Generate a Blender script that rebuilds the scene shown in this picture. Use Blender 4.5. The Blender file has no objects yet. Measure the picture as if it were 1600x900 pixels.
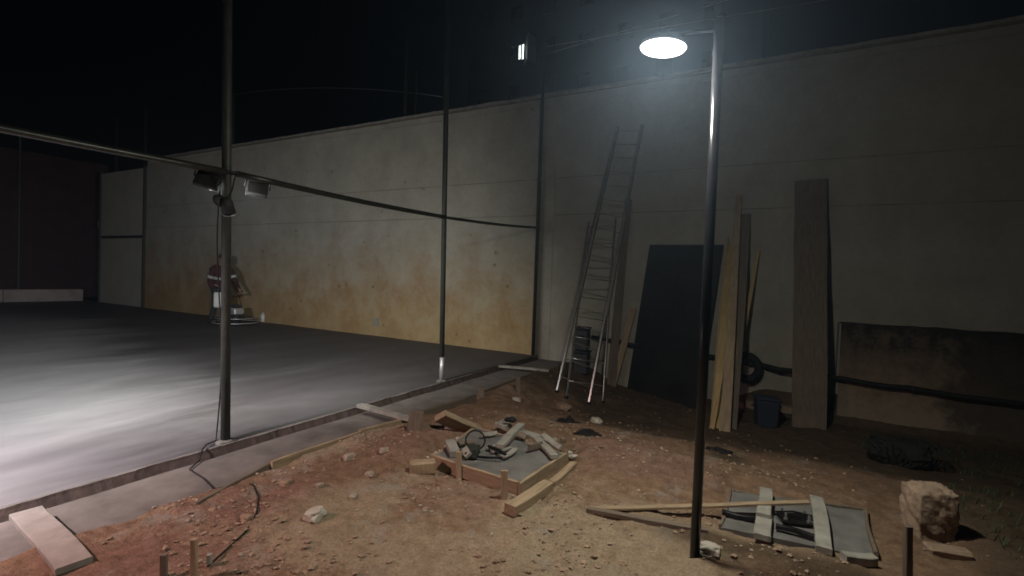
import bpy, bmesh, math, random
from math import sin, cos, pi, radians
from mathutils import Vector, Matrix, noise
random.seed(7)
sc = bpy.context.scene
C = sc.collection

# ------------------------------------------------------------------ camera
EYE = Vector((0, 0, 1.6)); PITCH = radians(1.35); ROLL = radians(2.1); YAW = radians(28.7); FOC = 760.0
fw = Vector((-sin(YAW)*cos(PITCH), cos(YAW)*cos(PITCH), -sin(PITCH)))
r0 = Vector((cos(YAW), sin(YAW), 0)); u0 = r0.cross(fw)
rt = r0*cos(ROLL) + u0*sin(ROLL); up = -r0*sin(ROLL) + u0*cos(ROLL)
cam = bpy.data.objects.new('camera', bpy.data.cameras.new('camera')); C.objects.link(cam)
m = Matrix.Identity(4)
for i in range(3):
    m[i][0] = rt[i]; m[i][1] = up[i]; m[i][2] = -fw[i]; m[i][3] = EYE[i]
cam.matrix_world = m
cam.data.sensor_width = 36; cam.data.lens = 36*FOC/1600; cam.data.clip_end = 2000
sc.camera = cam
# ------------------------------------------------------------------ world, moon, exposure
w = bpy.data.worlds.new('World'); sc.world = w; w.use_nodes = True
nt = w.node_tree; bg = nt.nodes['Background']
sky = nt.nodes.new('ShaderNodeTexSky'); sky.sky_type = 'NISHITA'; sky.sun_disc = False
sky.sun_elevation = radians(20); sky.sun_rotation = radians(200)
nt.links.new(sky.outputs[0], bg.inputs[0]); bg.inputs[1].default_value = 0.00028
sun = bpy.data.objects.new('moon', bpy.data.lights.new('moon', 'SUN')); C.objects.link(sun)
sun.data.energy = 0.004; sun.data.angle = radians(0.5); sun.data.color = (1, .97, .93)
sun.rotation_euler = (radians(70), 0, radians(-160))
sc.view_settings.view_transform = 'Standard'; sc.view_settings.look = 'None'
sc.view_settings.exposure = 0; sc.view_settings.gamma = 1
sc.cycles.use_denoising = True; sc.cycles.filter_width = 1.7; sc.cycles.sample_clamp_direct = 4
sc.cycles.max_bounces = 6; sc.cycles.sample_clamp_indirect = .6
LAMP_W, FLOOD_W, HAZE = 92, 440, .0050
sc.cycles.volume_bounces = 0

# ------------------------------------------------------------------ helpers: points
def ray(px, py): return fw + rt*((px-800)/FOC) + up*((450-py)/FOC)
def at_z(px, py, z=0.0):
    d = ray(px, py); return EYE + d*((z-EYE.z)/d.z)
def at_y(px, py, y):
    d = ray(px, py); return EYE + d*(y/d.y)
def ss(t):
    t = max(0, min(1, t)); return t*t*(3-2*t)
def fbm(x, y, s, o=4, seed=0): return noise.fractal(Vector((x*s, y*s, seed)), 0.9, 2.1, o)
def soil(x, y, detail=True):
    if x < -4.0: return -0.3
    h = -0.40*ss((y-4.7)/2.5)*ss((x+3.6)/1.3)
    h += 0.30*ss((y-8.55)/0.45)*ss((x+0.9)/0.8)*(1-ss((x-2.5)/1.0)*.4)
    h += 0.10*math.exp(-((x+2.95)**2/.10+(y-3.75)**2/.5))       # reddish heap by the strip
    h += 0.08*math.exp(-((x+1.0)**2/.35+(y-4.3)**2/.16))
    h += 0.07*math.exp(-((x+2.9)**2/.3+(y-7.2)**2/.1))
    h += 0.05*math.exp(-((x-.3)**2/.6+(y-3.25)**2/.02))
    h -= 0.13*ss((-3.48-x)/0.12)*(1-ss((1.15-y)/.5)*.4)                                # under the strip
    for (ax, ay, bx, by) in ((-2.62, 3.2, -1.6, 4.3), (-.25, 3.66, .6, 4.25)):  # level beds under the pads
        k = ss(1-max(ax-x, x-bx, ay-y, y-by, 0)/.12)
        h = h*(1-k) - .02*k
    if detail and x > -3.52:
        a = .45 if (x > 2.5 or y > 7) else 1
        for (fx, fy, fa) in FEET:
            if abs(x-fx) < .25 and abs(y-fy) < .25:
                u = (x-fx)*cos(fa)+(y-fy)*sin(fa); v = -(x-fx)*sin(fa)+(y-fy)*cos(fa); d = (u/.14)**2+(v/.055)**2
                h += -.022*math.exp(-d**2)+.010*math.exp(-(d-1.9)**2*2)
        h += .032*fbm(x, y, 1.3)*a + .019*fbm(x, y, 4.5, 4, 3) + .010*abs(fbm(x, y, 17, 3, 9)) + .010*max(0, fbm(x, y, 8, 2, 13)-.25)
    return h
FEET = [(-2.1+.33*k, 2.3+.12*k+(.09 if k % 2 else -.09), .35+.1*sin(k)) for k in range(6)] + [(-1.35+.05*k, 4.75+.34*k-(.0 if k % 2 else .03), 1.4) for k in range(4)] + [(.1-.1*k, 3.0-.3*k, 2.0) for k in range(3)]
def spot(px, py, dz=0.0):
    """where the sight line through a pixel of the photograph meets the soil (plus dz)"""
    z = 0
    for _ in range(14):
        p = at_z(px, py, z); z = .5*z + .5*(soil(p.x, p.y)+dz)
    return at_z(px, py, z)

# ------------------------------------------------------------------ helpers: materials
def new_mat(name):
    m = bpy.data.materials.new(name); m.use_nodes = True
    n = m.node_tree.nodes; b = n['Principled BSDF']; return m, n, m.node_tree.links, b
def ramp(n, pts):
    r = n.new('ShaderNodeValToRGB'); e = r.color_ramp.elements
    while len(e) < len(pts): e.new(.5)
    for el, (p, c) in zip(e, pts):
        el.position = p; el.color = (*c, 1) if len(c) == 3 else c
    return r
def tex(n, l, kind, scale, detail=5, rough=.6, vec=None, stretch=None, loc=(0, 0, 0), rot=(0, 0, 0)):
    tc = n.new('ShaderNodeTexCoord'); mp = n.new('ShaderNodeMapping')
    l.new(tc.outputs['Object'], mp.inputs[0])
    if stretch: mp.inputs['Scale'].default_value = stretch
    mp.inputs['Location'].default_value = loc; mp.inputs['Rotation'].default_value = rot
    t = n.new('ShaderNodeTexNoise' if kind == 'noise' else 'ShaderNodeTexVoronoi')
    t.inputs['Scale'].default_value = scale
    if kind == 'noise':
        t.inputs['Detail'].default_value = detail; t.inputs['Roughness'].default_value = rough
    l.new(mp.outputs[0], t.inputs['Vector']); return t
def mixc(n, l, fac, a, b, mode='MIX'):
    x = n.new('ShaderNodeMix'); x.data_type = 'RGBA'; x.blend_type = mode
    if isinstance(fac, (int, float)): x.inputs[0].default_value = fac
    else: l.new(fac, x.inputs[0])
    for s, v in ((6, a), (7, b)):
        if isinstance(v, tuple): x.inputs[s].default_value = (*v, 1)
        else: l.new(v, x.inputs[s])
    return x.outputs[2]
def bump(n, l, b, h, strength=.4, dist=.01):
    x = n.new('ShaderNodeBump'); x.inputs['Strength'].default_value = strength; x.inputs['Distance'].default_value = dist
    l.new(h, x.inputs['Height']); l.new(x.outputs[0], b.inputs['Normal'])
def simple(name, c1, c2, rough=.7, metal=0, scale=8, stretch=None, bs=.3, bd=.004, spec=.5, detail=6):
    m, n, l, b = new_mat(name)
    t = tex(n, l, 'noise', scale, detail, .65, stretch=stretch)
    r = ramp(n, [(.32, c1), (.68, c2)]); l.new(t.outputs[0], r.inputs[0]); l.new(r.outputs[0], b.inputs['Base Color'])
    b.inputs['Roughness'].default_value = rough; b.inputs['Metallic'].default_value = metal
    b.inputs['Specular IOR Level'].default_value = spec
    if bs: bump(n, l, b, t.outputs[0], bs, bd)
    return m
def emit(name, col, s):
    m, n, l, b = new_mat(name); b.inputs['Base Color'].default_value = (.8, .8, .8, 1)
    b.inputs['Emission Color'].default_value = (*col, 1); b.inputs['Emission Strength'].default_value = s; return m
M = {}
def soil_mat():
    m, n, l, b = new_mat('site_soil')
    at = n.new('ShaderNodeAttribute'); at.attribute_name = 'patch'; sp = n.new('ShaderNodeSeparateColor'); l.new(at.outputs['Color'], sp.inputs[0])
    fine = tex(n, l, 'noise', 11, 8, .72); mid = tex(n, l, 'noise', 2.6, 7, .72); f3 = tex(n, l, 'noise', 60, 5, .7)
    def two(a, c, t=fine, lo=.34, hi=.66):
        r = ramp(n, [(lo, a), (hi, c)]); l.new(t.outputs[0], r.inputs[0]); return r.outputs[0]
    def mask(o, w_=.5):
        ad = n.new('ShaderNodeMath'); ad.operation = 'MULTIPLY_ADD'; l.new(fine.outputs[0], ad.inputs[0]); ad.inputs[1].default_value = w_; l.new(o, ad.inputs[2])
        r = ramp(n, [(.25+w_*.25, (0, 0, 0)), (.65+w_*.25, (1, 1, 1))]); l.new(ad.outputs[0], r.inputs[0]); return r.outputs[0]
    c = two((.150, .092, .058), (.285, .185, .118))
    c = mixc(n, l, mask(sp.outputs[1]), c, two((.165, .098, .070), (.285, .178, .132)))
    c = mixc(n, l, mask(sp.outputs[0]), c, two((.235, .175, .115), (.36, .285, .195)))
    d = ramp(n, [(.56, (0, 0, 0)), (.66, (.65, .65, .65))]); l.new(mid.outputs[0], d.inputs[0])
    c = mixc(n, l, d.outputs[0], c, (.30, .285, .25))
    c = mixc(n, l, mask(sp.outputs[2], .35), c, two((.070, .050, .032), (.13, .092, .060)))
    g = two((.72, .72, .72), (1.1, 1.1, 1.1), f3); c = mixc(n, l, 1.0, c, g, 'MULTIPLY')
    l.new(c, b.inputs['Base Color']); b.inputs['Roughness'].default_value = .95; b.inputs['Specular IOR Level'].default_value = .15
    bump(n, l, b, f3.outputs[0], 1.0, .02)
    return m
def blob(x, y, cx, cy, rx, ry): return math.exp(-((x-cx)/rx)**2-((y-cy)/ry)**2)
def patch(x, y):
    q = .35*fbm(x, y, 1.6, 4, 50); q2 = .3*fbm(x, y, 2.3, 4, 60)
    sand = max(blob(x, y, -.9, 2.6, .9, .75), .8*blob(x, y, -1.5, 2.2, .6, .5), .75*blob(x, y, -2.5, 2.5, .35, .5), .8*blob(x, y, -2.3, 2.0, .5, .3), .6*blob(x, y, -3.4, 3.2, .15, .6))
    red = max(1.1*blob(x, y, -1.05, 4.35, .55, .42), .9*blob(x, y, -2.95, 3.7, .3, .5), .8*blob(x, y, -2.9, 1.8, .6, .7), .5*blob(x, y, -2.0, 2.9, .5, .3), .5*blob(x, y, -1.6, 7.6, 1.0, .3))
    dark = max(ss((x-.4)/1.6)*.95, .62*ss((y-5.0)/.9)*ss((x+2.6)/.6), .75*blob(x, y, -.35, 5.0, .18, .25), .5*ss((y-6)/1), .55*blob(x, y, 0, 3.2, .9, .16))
    return (max(0, min(1, sand+q)), max(0, min(1, red+q2)), max(0, min(1, dark+q*.7)))
def court_mat():
    m, n, l, b = new_mat('trowelled_concrete')
    a = tex(n, l, 'noise', .55, 6, .62, stretch=(1, .32, 1), rot=(0, 0, radians(28)))
    a.inputs['Distortion'].default_value = 1.1
    f = tex(n, l, 'noise', 3.2, 8, .7, stretch=(1, .35, 1), rot=(0, 0, radians(20)))
    r = ramp(n, [(.32, (.046, .042, .044)), (.52, (.060, .056, .059)), (.72, (.082, .079, .082))]); l.new(a.outputs[0], r.inputs[0])
    rf = ramp(n, [(.3, (.82, .82, .82)), (.7, (1.08, 1.08, 1.08))]); l.new(f.outputs[0], rf.inputs[0])
    c = mixc(n, l, 1.0, r.outputs[0], rf.outputs[0], 'MULTIPLY')
    # floodlight pool painted paler near the posts; the wet far half stays dark
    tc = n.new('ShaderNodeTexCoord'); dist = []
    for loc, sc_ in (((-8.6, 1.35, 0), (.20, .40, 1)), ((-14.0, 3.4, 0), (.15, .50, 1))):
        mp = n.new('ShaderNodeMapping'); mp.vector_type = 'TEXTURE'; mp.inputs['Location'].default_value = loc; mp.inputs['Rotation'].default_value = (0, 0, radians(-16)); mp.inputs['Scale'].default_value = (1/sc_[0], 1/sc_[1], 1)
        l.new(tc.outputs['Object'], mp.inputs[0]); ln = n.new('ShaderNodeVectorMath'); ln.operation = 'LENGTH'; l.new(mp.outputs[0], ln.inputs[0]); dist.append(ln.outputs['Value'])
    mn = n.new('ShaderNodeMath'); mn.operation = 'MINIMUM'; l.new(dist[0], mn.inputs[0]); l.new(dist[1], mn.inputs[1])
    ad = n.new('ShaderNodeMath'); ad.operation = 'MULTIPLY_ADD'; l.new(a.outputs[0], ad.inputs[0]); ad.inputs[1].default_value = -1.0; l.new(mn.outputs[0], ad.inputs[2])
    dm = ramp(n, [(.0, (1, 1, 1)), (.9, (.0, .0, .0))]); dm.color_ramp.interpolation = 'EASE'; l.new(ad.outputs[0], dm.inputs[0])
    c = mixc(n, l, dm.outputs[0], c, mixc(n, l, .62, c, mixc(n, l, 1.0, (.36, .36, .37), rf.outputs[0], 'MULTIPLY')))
    l.new(c, b.inputs['Base Color'])
    rr = ramp(n, [(.35, (.58,)*3), (.65, (.72,)*3)]); l.new(a.outputs[0], rr.inputs[0]); l.new(rr.outputs[0], b.inputs['Roughness'])
    bump(n, l, b, f.outputs[0], .12, .01); return m
def wall_mat():
    m, n, l, b = new_mat('stained_render')
    tc = n.new('ShaderNodeTexCoord'); sp = n.new('ShaderNodeSeparateXYZ'); l.new(tc.outputs['Object'], sp.inputs[0])
    big = tex(n, l, 'noise', .35, 6, .65); mid = tex(n, l, 'noise', 1.3, 8, .74, stretch=(1, 1, .95)); fine = tex(n, l, 'noise', 14, 6, .7)
    r = ramp(n, [(.35, (.285, .27, .23)), (.65, (.375, .36, .31))]); l.new(mid.outputs[0], r.inputs[0])
    # earth splashed up the foot of the wall, only on the court side
    ad = n.new('ShaderNodeMath'); ad.operation = 'MULTIPLY_ADD'; l.new(mid.outputs[0], ad.inputs[0]); ad.inputs[1].default_value = 3.2; l.new(sp.outputs[2], ad.inputs[2])
    mr = n.new('ShaderNodeMapRange'); mr.inputs[1].default_value = 4.15; mr.inputs[2].default_value = 2.1; mr.inputs[3].default_value = 0; mr.inputs[4].default_value = .85; l.new(ad.outputs[0], mr.inputs[0])
    rx = n.new('ShaderNodeMapRange'); rx.inputs[1].default_value = -4.25; rx.inputs[2].default_value = -4.40; rx.inputs[3].default_value = .12; l.new(sp.outputs[0], rx.inputs[0])
    mu = n.new('ShaderNodeMath'); mu.operation = 'MULTIPLY'; l.new(mr.outputs[0], mu.inputs[0]); l.new(rx.outputs[0], mu.inputs[1])
    st = ramp(n, [(.34, (.29, .165, .062)), (.6, (.385, .275, .13))]); l.new(mid.outputs[0], st.inputs[0])
    c = mixc(n, l, mu.outputs[0], r.outputs[0], st.outputs[0])
    # small dark blots
    v = tex(n, l, 'voronoi', 2.1, loc=(.3, 0, .2)); v.inputs['Randomness'].default_value = 1
    vm = n.new('ShaderNodeMath'); vm.operation = 'MULTIPLY_ADD'; l.new(fine.outputs[0], vm.inputs[0]); vm.inputs[1].default_value = .12; l.new(v.outputs['Distance'], vm.inputs[2])
    vr = ramp(n, [(.10, (.60, .52, .40)), (.17, (1, 1, 1))]); l.new(vm.outputs[0], vr.inputs[0])
    bl_ = tex(n, l, 'noise', .9, 3, .6, loc=(9, 0, 0)); br_ = ramp(n, [(.36, (0, 0, 0)), (.5, (1, 1, 1))]); l.new(bl_.outputs[0], br_.inputs[0])
    bx_ = n.new('ShaderNodeMath'); bx_.operation = 'MULTIPLY'; l.new(br_.outputs[0], bx_.inputs[0]); l.new(rx.outputs[0], bx_.inputs[1])
    c = mixc(n, l, bx_.outputs[0], c, vr.outputs[0], 'MULTIPLY')
    fr = ramp(n, [(.3, (.86, .86, .86)), (.7, (1, 1, 1))]); l.new(fine.outputs[0], fr.inputs[0])
    c = mixc(n, l, 1.0, c, fr.outputs[0], 'MULTIPLY')
    # painted darkening for the light falloff towards the far right end
    rz = n.new('ShaderNodeMapRange'); rz.inputs[1].default_value = -3.5; rz.inputs[2].default_value = 2.5; rz.inputs[3].default_value = 0; rz.inputs[4].default_value = .30; l.new(sp.outputs[0], rz.inputs[0])
    c = mixc(n, l, rz.outputs[0], c, (.10, .095, .085))
    l.new(c, b.inputs['Base Color']); b.inputs['Roughness'].default_value = .92; b.inputs['Specular IOR Level'].default_value = .2
    bump(n, l, b, fine.outputs[0], .35, .008); return m
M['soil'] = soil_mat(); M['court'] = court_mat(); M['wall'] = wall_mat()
M['strip'] = simple('damp_concrete', (.075, .066, .058), (.15, .132, .118), .8, scale=3.5, bs=.5, bd=.012)
M['earthface'] = simple('earth_stained_edge', (.030, .021, .018), (.060, .040, .033), .95, scale=14, bs=.6, bd=.015)
M['lip'] = simple('dusty_slab_lip', (.075, .068, .062), (.17, .158, .145), .95, scale=3.5, bs=.6)
M['joint'] = simple('grimy_joint', (.12, .105, .08), (.24, .22, .175), .95, scale=3)
M['rim'] = simple('cement_rim', (.16, .15, .13), (.28, .26, .235), .85, scale=6, bs=.7, bd=.012)
M['pad'] = simple('fresh_grey_concrete', (.085, .083, .077), (.155, .152, .142), .7, scale=5, bs=.4, bd=.008)
M['wood'] = simple('new_pine', (.18, .130, .080), (.34, .26, .165), .75, scale=5, stretch=(8, 8, 1), bs=.25)
M['yellow'] = simple('yellow_pine', (.25, .17, .065), (.42, .31, .13), .65, scale=5, stretch=(8, 8, .8), bs=.2)
M['old'] = simple('weathered_wood', (.085, .066, .048), (.155, .122, .090), .85, scale=5, stretch=(8, 8, 1), bs=.4)
M['cemwood'] = simple('cement_smeared_wood', (.15, .145, .125), (.33, .32, .275), .85, scale=6, bs=.5)
M['rubble'] = simple('lime_rubble', (.26, .24, .20), (.44, .41, .35), .9, scale=9, bs=.5, bd=.01)
M['crumb'] = simple('dusty_crumb', (.19, .155, .12), (.34, .29, .23), .95, scale=9, bs=.5)
M['clod'] = simple('clay_clod', (.17, .115, .078), (.31, .225, .155), .95, scale=9, bs=.5, bd=.01)
M['black'] = simple('film_faced_plywood', (.006, .0065, .007), (.020, .021, .021), .7, scale=1.6, stretch=(1, 1, 2.5), bs=.15, spec=.25, detail=10)
M['post'] = simple('green_grey_paint', (.025, .030, .026), (.05, .054, .046), .55, scale=14, bs=.15)
M['galv'] = simple('bare_galvanised_steel', (.45, .46, .47), (.62, .62, .63), .4, .6, scale=20, bs=.1)
M['railpaint'] = simple('dark_rail_paint', (.018, .020, .018), (.045, .045, .036), .38, .1, scale=10, bs=.1)
M['pole'] = simple('glossy_black_paint', (.005, .005, .006), (.010, .010, .012), .12, scale=5, bs=0, spec=.35)
M['alu'] = simple('aluminium', (.5, .5, .5), (.68, .68, .66), .3, .85, scale=10, stretch=(6, 6, 1), bs=.05)
M['rubber'] = simple('black_rubber', (.010, .010, .010), (.022, .022, .022), .8, scale=12, bs=.3, spec=.2)
M['plastic'] = simple('dark_plastic', (.012, .014, .016), (.028, .03, .033), .5, scale=6, bs=.1)
M['pipe'] = simple('black_conduit', (.008, .008, .008), (.016, .016, .016), .75, scale=6, bs=.1, spec=.2)
M['blue'] = simple('dark_blue_plastic', (.013, .017, .034), (.022, .028, .050), .6, scale=5, bs=.2)
M['steel'] = simple('dark_wet_steel', (.015, .016, .018), (.05, .05, .055), .22, .7, scale=12, bs=.3)
M['white'] = simple('white_plastic', (.42, .45, .44), (.55, .58, .56), .5, scale=4, bs=.05)
M['tank'] = simple('bright_white_plastic', (.68, .70, .68), (.8, .82, .8), .5, scale=4, bs=.03)
M['jacket'] = simple('maroon_jacket', (.030, .006, .008), (.058, .012, .015), .85, scale=9, bs=.5, bd=.02)
M['trousers'] = simple('dark_trousers', (.016, .016, .02), (.035, .033, .035), .9, scale=9, bs=.5)
M['skin'] = simple('skin', (.20, .11, .07), (.26, .15, .10), .6, scale=6, bs=.05)
M['hair'] = simple('dark_hair', (.012, .010, .009), (.02, .018, .015), .8, scale=30, bs=.5)
M['stripe'] = emit('retro_reflective_tape', (.85, .88, 1), .0)
M['stripe'].node_tree.nodes['Principled BSDF'].inputs['Base Color'].default_value = (.9, .92, .95, 1)
M['netting'] = simple('dark_green_net', (.005, .007, .005), (.016, .019, .014), .9, scale=20, bs=.6)
M['housing'] = simple('dark_grey_casting', (.012, .012, .013), (.028, .028, .03), .7, .0, scale=10, bs=.1)
M['sheet'] = simple('pale_grey_sheet', (.34, .33, .29), (.45, .43, .38), .6, scale=1.5, bs=.1)
M['hoard'] = simple('dark_red_brown_mesh', (.026, .013, .012), (.060, .030, .026), .95, scale=2, bs=.2)
M['kerb'] = simple('pale_kerb_render', (.30, .25, .24), (.46, .40, .38), .9, scale=2.2, bs=.4)
M['mould'] = None
M['block'] = simple('rough_brown_block', (.20, .14, .10), (.34, .25, .18), .95, scale=7, bs=.9, bd=.03)
M['grass'] = simple('grass_blades', (.015, .045, .012), (.045, .09, .028), .8, scale=5, bs=0)
M['facade'] = simple('dark_facade', (.03, .032, .035), (.05, .052, .055), .9, scale=.6, bs=.1)
M['glassdark'] = simple('dark_glass', (.01, .012, .014), (.015, .018, .02), .1, scale=1, bs=0)
M['cloth'] = simple('dark_rag', (.012, .012, .011), (.03, .028, .025), .95, scale=9, bs=.6)
M['leaf'] = simple('dark_leaves', (.012, .022, .010), (.03, .045, .018), .8, scale=3, bs=0)
def mould():
    m, n, l, b = new_mat('mouldy_brown_render')
    t = tex(n, l, 'noise', 3.4, 10, .82); tc = n.new('ShaderNodeTexCoord'); sp = n.new('ShaderNodeSeparateXYZ'); l.new(tc.outputs['Object'], sp.inputs[0])
    ad = n.new('ShaderNodeMath'); ad.operation = 'MULTIPLY_ADD'; l.new(sp.outputs[2], ad.inputs[0]); ad.inputs[1].default_value = .42; l.new(t.outputs[0], ad.inputs[2])
    r = ramp(n, [(.42, (.24, .195, .14)), (.66, (.15, .11, .075)), (.86, (.075, .058, .042)), (.95, (.02, .018, .016))]); l.new(ad.outputs[0], r.inputs[0])
    tx = tex(n, l, 'noise', .8, 6, .7, loc=(4, 0, 1)); ax = n.new('ShaderNodeMath'); ax.operation = 'MULTIPLY_ADD'; l.new(sp.outputs[0], ax.inputs[0]); ax.inputs[1].default_value = .33; l.new(tx.outputs[0], ax.inputs[2])
    rx = ramp(n, [(.9, (0, 0, 0)), (1.25 if False else 1.0, (.7, .7, .7))]); l.new(ax.outputs[0], rx.inputs[0])
    c = mixc(n, l, rx.outputs[0], r.outputs[0], (.022, .020, .018))
    l.new(c, b.inputs['Base Color']); b.inputs['Roughness'].default_value = .95; b.inputs['Specular IOR Level'].default_value = .15
    bump(n, l, b, t.outputs[0], .6, .02); return m
M['mould'] = mould()
M['diffuser'] = emit('lamp_diffuser', (.93, .97, 1), 9)
M['lens_on'] = emit('flood_lens', (.93, .97, 1), 5)
M['lit'] = emit('lit_window', (.88, 1, .92), 9)

# ------------------------------------------------------------------ helpers: shapes
def obj(name, bm, mat, parent=None, smooth=False, loc=None):
    me = bpy.data.meshes.new(name); bmesh.ops.recalc_face_normals(bm, faces=bm.faces[:]); bm.to_mesh(me); bm.free()
    me.materials.append(mat)
    if smooth:
        for p in me.polygons: p.use_smooth = True
    o = bpy.data.objects.new(name, me); C.objects.link(o)
    if parent: o.parent = parent
    if loc: o.location = loc
    return o
def tag(o, label=None, cat=None, group=None, kind=None):
    if label: o['label'] = label
    if cat: o['category'] = cat
    if group: o['group'] = group
    if kind: o['kind'] = kind
    return o
def thing(name, label, cat, loc=(0, 0, 0), rz=0, group=None):
    o = bpy.data.objects.new(name, None); C.objects.link(o); o.location = loc; o.rotation_euler = (0, 0, rz); o.empty_display_size = .1
    return tag(o, label, cat, group)
def box(bm, c, s, rot=None, bev=0, jit=0):
    v = bmesh.ops.create_cube(bm, size=1)['verts']
    R = rot.to_matrix() if rot else Matrix.Identity(3)
    for x in v: x.co = Vector((x.co.x*s[0], x.co.y*s[1], x.co.z*s[2]))
    if bev:
        es = list({e for x in v for e in x.link_edges})
        r = bmesh.ops.bevel(bm, geom=es, offset=bev, segments=1, affect='EDGES', profile=.5)
        v = list({x for f in r['faces'] for x in f.verts} | {x for x in v if x.is_valid})
    for x in v:
        if jit: x.co += Vector((random.uniform(-jit, jit) for _ in range(3)))
        x.co = R @ x.co + Vector(c)
    return v
def frame(p0, p1, wdir):
    a = (p1-p0).normalized(); wd = (wdir - a*wdir.dot(a)).normalized(); return a, wd, a.cross(wd)
def plank_bm(p0, p1, wid, thk, wdir=(0, 0, 1), taper=1.0, segs=7, warp=.004, bev=.004, bm=None):
    """a sawn board from p0 to p1: rings with slightly uneven edges, chamfered corners"""
    bm = bm or bmesh.new(); p0 = Vector(p0); p1 = Vector(p1); a, wd, td = frame(p0, p1, Vector(wdir)); rings = []
    ph = random.uniform(0, 9)
    for i in range(segs+1):
        t = i/segs; c = p0.lerp(p1, t) + wd*warp*sin(t*5+ph) + td*warp*cos(t*4+ph); k = 1+(taper-1)*t
        W = wid*k/2*(1+random.uniform(-.03, .03)); T = thk/2; b = min(bev, T*.4, W*.4); r = []
        for (x, y) in ((-W+b, -T), (W-b, -T), (W, -T+b), (W, T-b), (W-b, T), (-W+b, T), (-W, T-b), (-W, -T+b)):
            r.append(bm.verts.new(c + wd*x + td*y))
        rings.append(r)
    for A, B in zip(rings, rings[1:]):
        for j in range(8): bm.faces.new((A[j], A[(j+1) % 8], B[(j+1) % 8], B[j]))
    bm.faces.new(rings[0][::-1]); bm.faces.new(rings[-1]); return bm
def plank(name, p0, p1, wid, thk, mat, label=None, cat=None, group=None, wdir=(0, 0, 1), parent=None, **k):
    p0 = Vector(p0); p1 = Vector(p1); o0 = Vector((0, 0, 0)) if parent else p0
    # local z runs along the board so that the grain follows it
    a, wd, td = frame(p0, p1, Vector(wdir)); L = (p1-p0).length
    if parent:
        o = obj(name, plank_bm((0, 0, 0), (0, 0, L), wid, thk, (1, 0, 0), **k), mat, parent)
    else: o = obj(name, plank_bm((0, 0, 0), (0, 0, L), wid, thk, (1, 0, 0), **k), mat)
    R = Matrix((wd, a.cross(wd), a)).transposed().to_4x4(); o.matrix_basis = Matrix.Translation(p0) @ R
    return tag(o, label, cat, group)
def tube(bm, pts, r, seg=8, cap=True, r1=None):
    pts = [Vector(p) for p in pts]; rings = []; n = len(pts)
    prev = None
    for i, p in enumerate(pts):
        a = (pts[min(i+1, n-1)]-pts[max(i-1, 0)]).normalized()
        x = prev or (Vector((0, 0, 1)) if abs(a.z) < .9 else Vector((1, 0, 0)))
        x = (x - a*x.dot(a)).normalized(); y = a.cross(x); prev = x
        rr = r if r1 is None else r+(r1-r)*i/(n-1)
        rings.append([bm.verts.new(p + x*cos(2*pi*j/seg)*rr + y*sin(2*pi*j/seg)*rr) for j in range(seg)])
    for A, B in zip(rings, rings[1:]):
        for j in range(seg): bm.faces.new((A[j], A[(j+1) % seg], B[(j+1) % seg], B[j]))
    if cap: bm.faces.new(rings[0][::-1]); bm.faces.new(rings[-1])
    return bm
def torus(bm, c, R, r, nx=32, ns=8, rot=None, squash=1):
    rot = rot.to_matrix() if rot else Matrix.Identity(3); rings = []
    for i in range(nx):
        a = 2*pi*i/nx; rings.append([bm.verts.new(Vector(c) + rot @ Vector(((R+r*cos(b))*cos(a), (R+r*cos(b))*sin(a), r*sin(b)*squash))) for b in [2*pi*j/ns for j in range(ns)]])
    for i in range(nx):
        A = rings[i]; B = rings[(i+1) % nx]
        for j in range(ns): bm.faces.new((A[j], A[(j+1) % ns], B[(j+1) % ns], B[j]))
    return bm
def lathe(bm, prof, c=(0, 0, 0), seg=24, rot=None):
    rot = rot.to_matrix() if rot else Matrix.Identity(3); rings = []
    for (r, z) in prof: rings.append([bm.verts.new(Vector(c)+rot @ Vector((r*cos(2*pi*j/seg), r*sin(2*pi*j/seg), z))) for j in range(seg)])
    for A, B in zip(rings, rings[1:]):
        for j in range(seg): bm.faces.new((A[j], A[(j+1) % seg], B[(j+1) % seg], B[j]))
    bm.faces.new(rings[0][::-1]); bm.faces.new(rings[-1]); return bm
def rock_bm(s, sub=2, amp=.35, seed=0, bm=None, c=(0, 0, 0), flat=.6):
    bm = bm or bmesh.new(); v = bmesh.ops.create_icosphere(bm, subdivisions=sub, radius=1)['verts']
    q = Matrix.Rotation(seed*1.7, 3, 'Z')
    for x in v:
        d = noise.noise(x.co*1.3+Vector((seed, 0, 0)))*amp + noise.noise(x.co*3.1+Vector((0, seed, 0)))*amp*.45
        p = x.co*(1+d); p = Vector((max(-.8, min(.8, p.x)), max(-.78, min(.78, p.y)), max(-.8, min(.75, p.z))))
        x.co = q @ Vector((p.x*s[0], p.y*s[1], p.z*s[2]*flat/.6)) + Vector(c)
    return bm
from mathutils import Euler

# ------------------------------------------------------------------ ground, court, strip
def axis(fine0, fine1, step, lo, hi):
    a = []; x = fine0
    while x <= fine1+1e-6: a.append(x); x += step
    s = step; x = fine0; l = []
    while x > lo: s *= 1.35; x -= s; l.append(max(x, lo))
    s = step; x = a[-1]; r = []
    while x < hi: s *= 1.35; x += s; r.append(min(x, hi))
    return l[::-1]+a+r
xs = axis(-4.1, 3.6, .028, -300, 300); ys = axis(.9, 9.05, .028, -300, 400)
verts = []
for y in ys:
    for x in xs:
        out = y > 9.2 or y < -5 or x > 6 or x < -4.0
        verts.append((x, y, (-.45 if y > 9.2 else (-.35 if x < -4 else soil(x, min(y, 9), False))) if out else soil(x, y)))
nx = len(xs); faces = [(j*nx+i, j*nx+i+1, (j+1)*nx+i+1, (j+1)*nx+i) for j in range(len(ys)-1) for i in range(nx-1)]
me = bpy.data.meshes.new('ground'); me.from_pydata(verts, [], faces); me.materials.append(M['soil'])
ca = me.color_attributes.new('patch', 'FLOAT_COLOR', 'POINT'); buf = []
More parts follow.
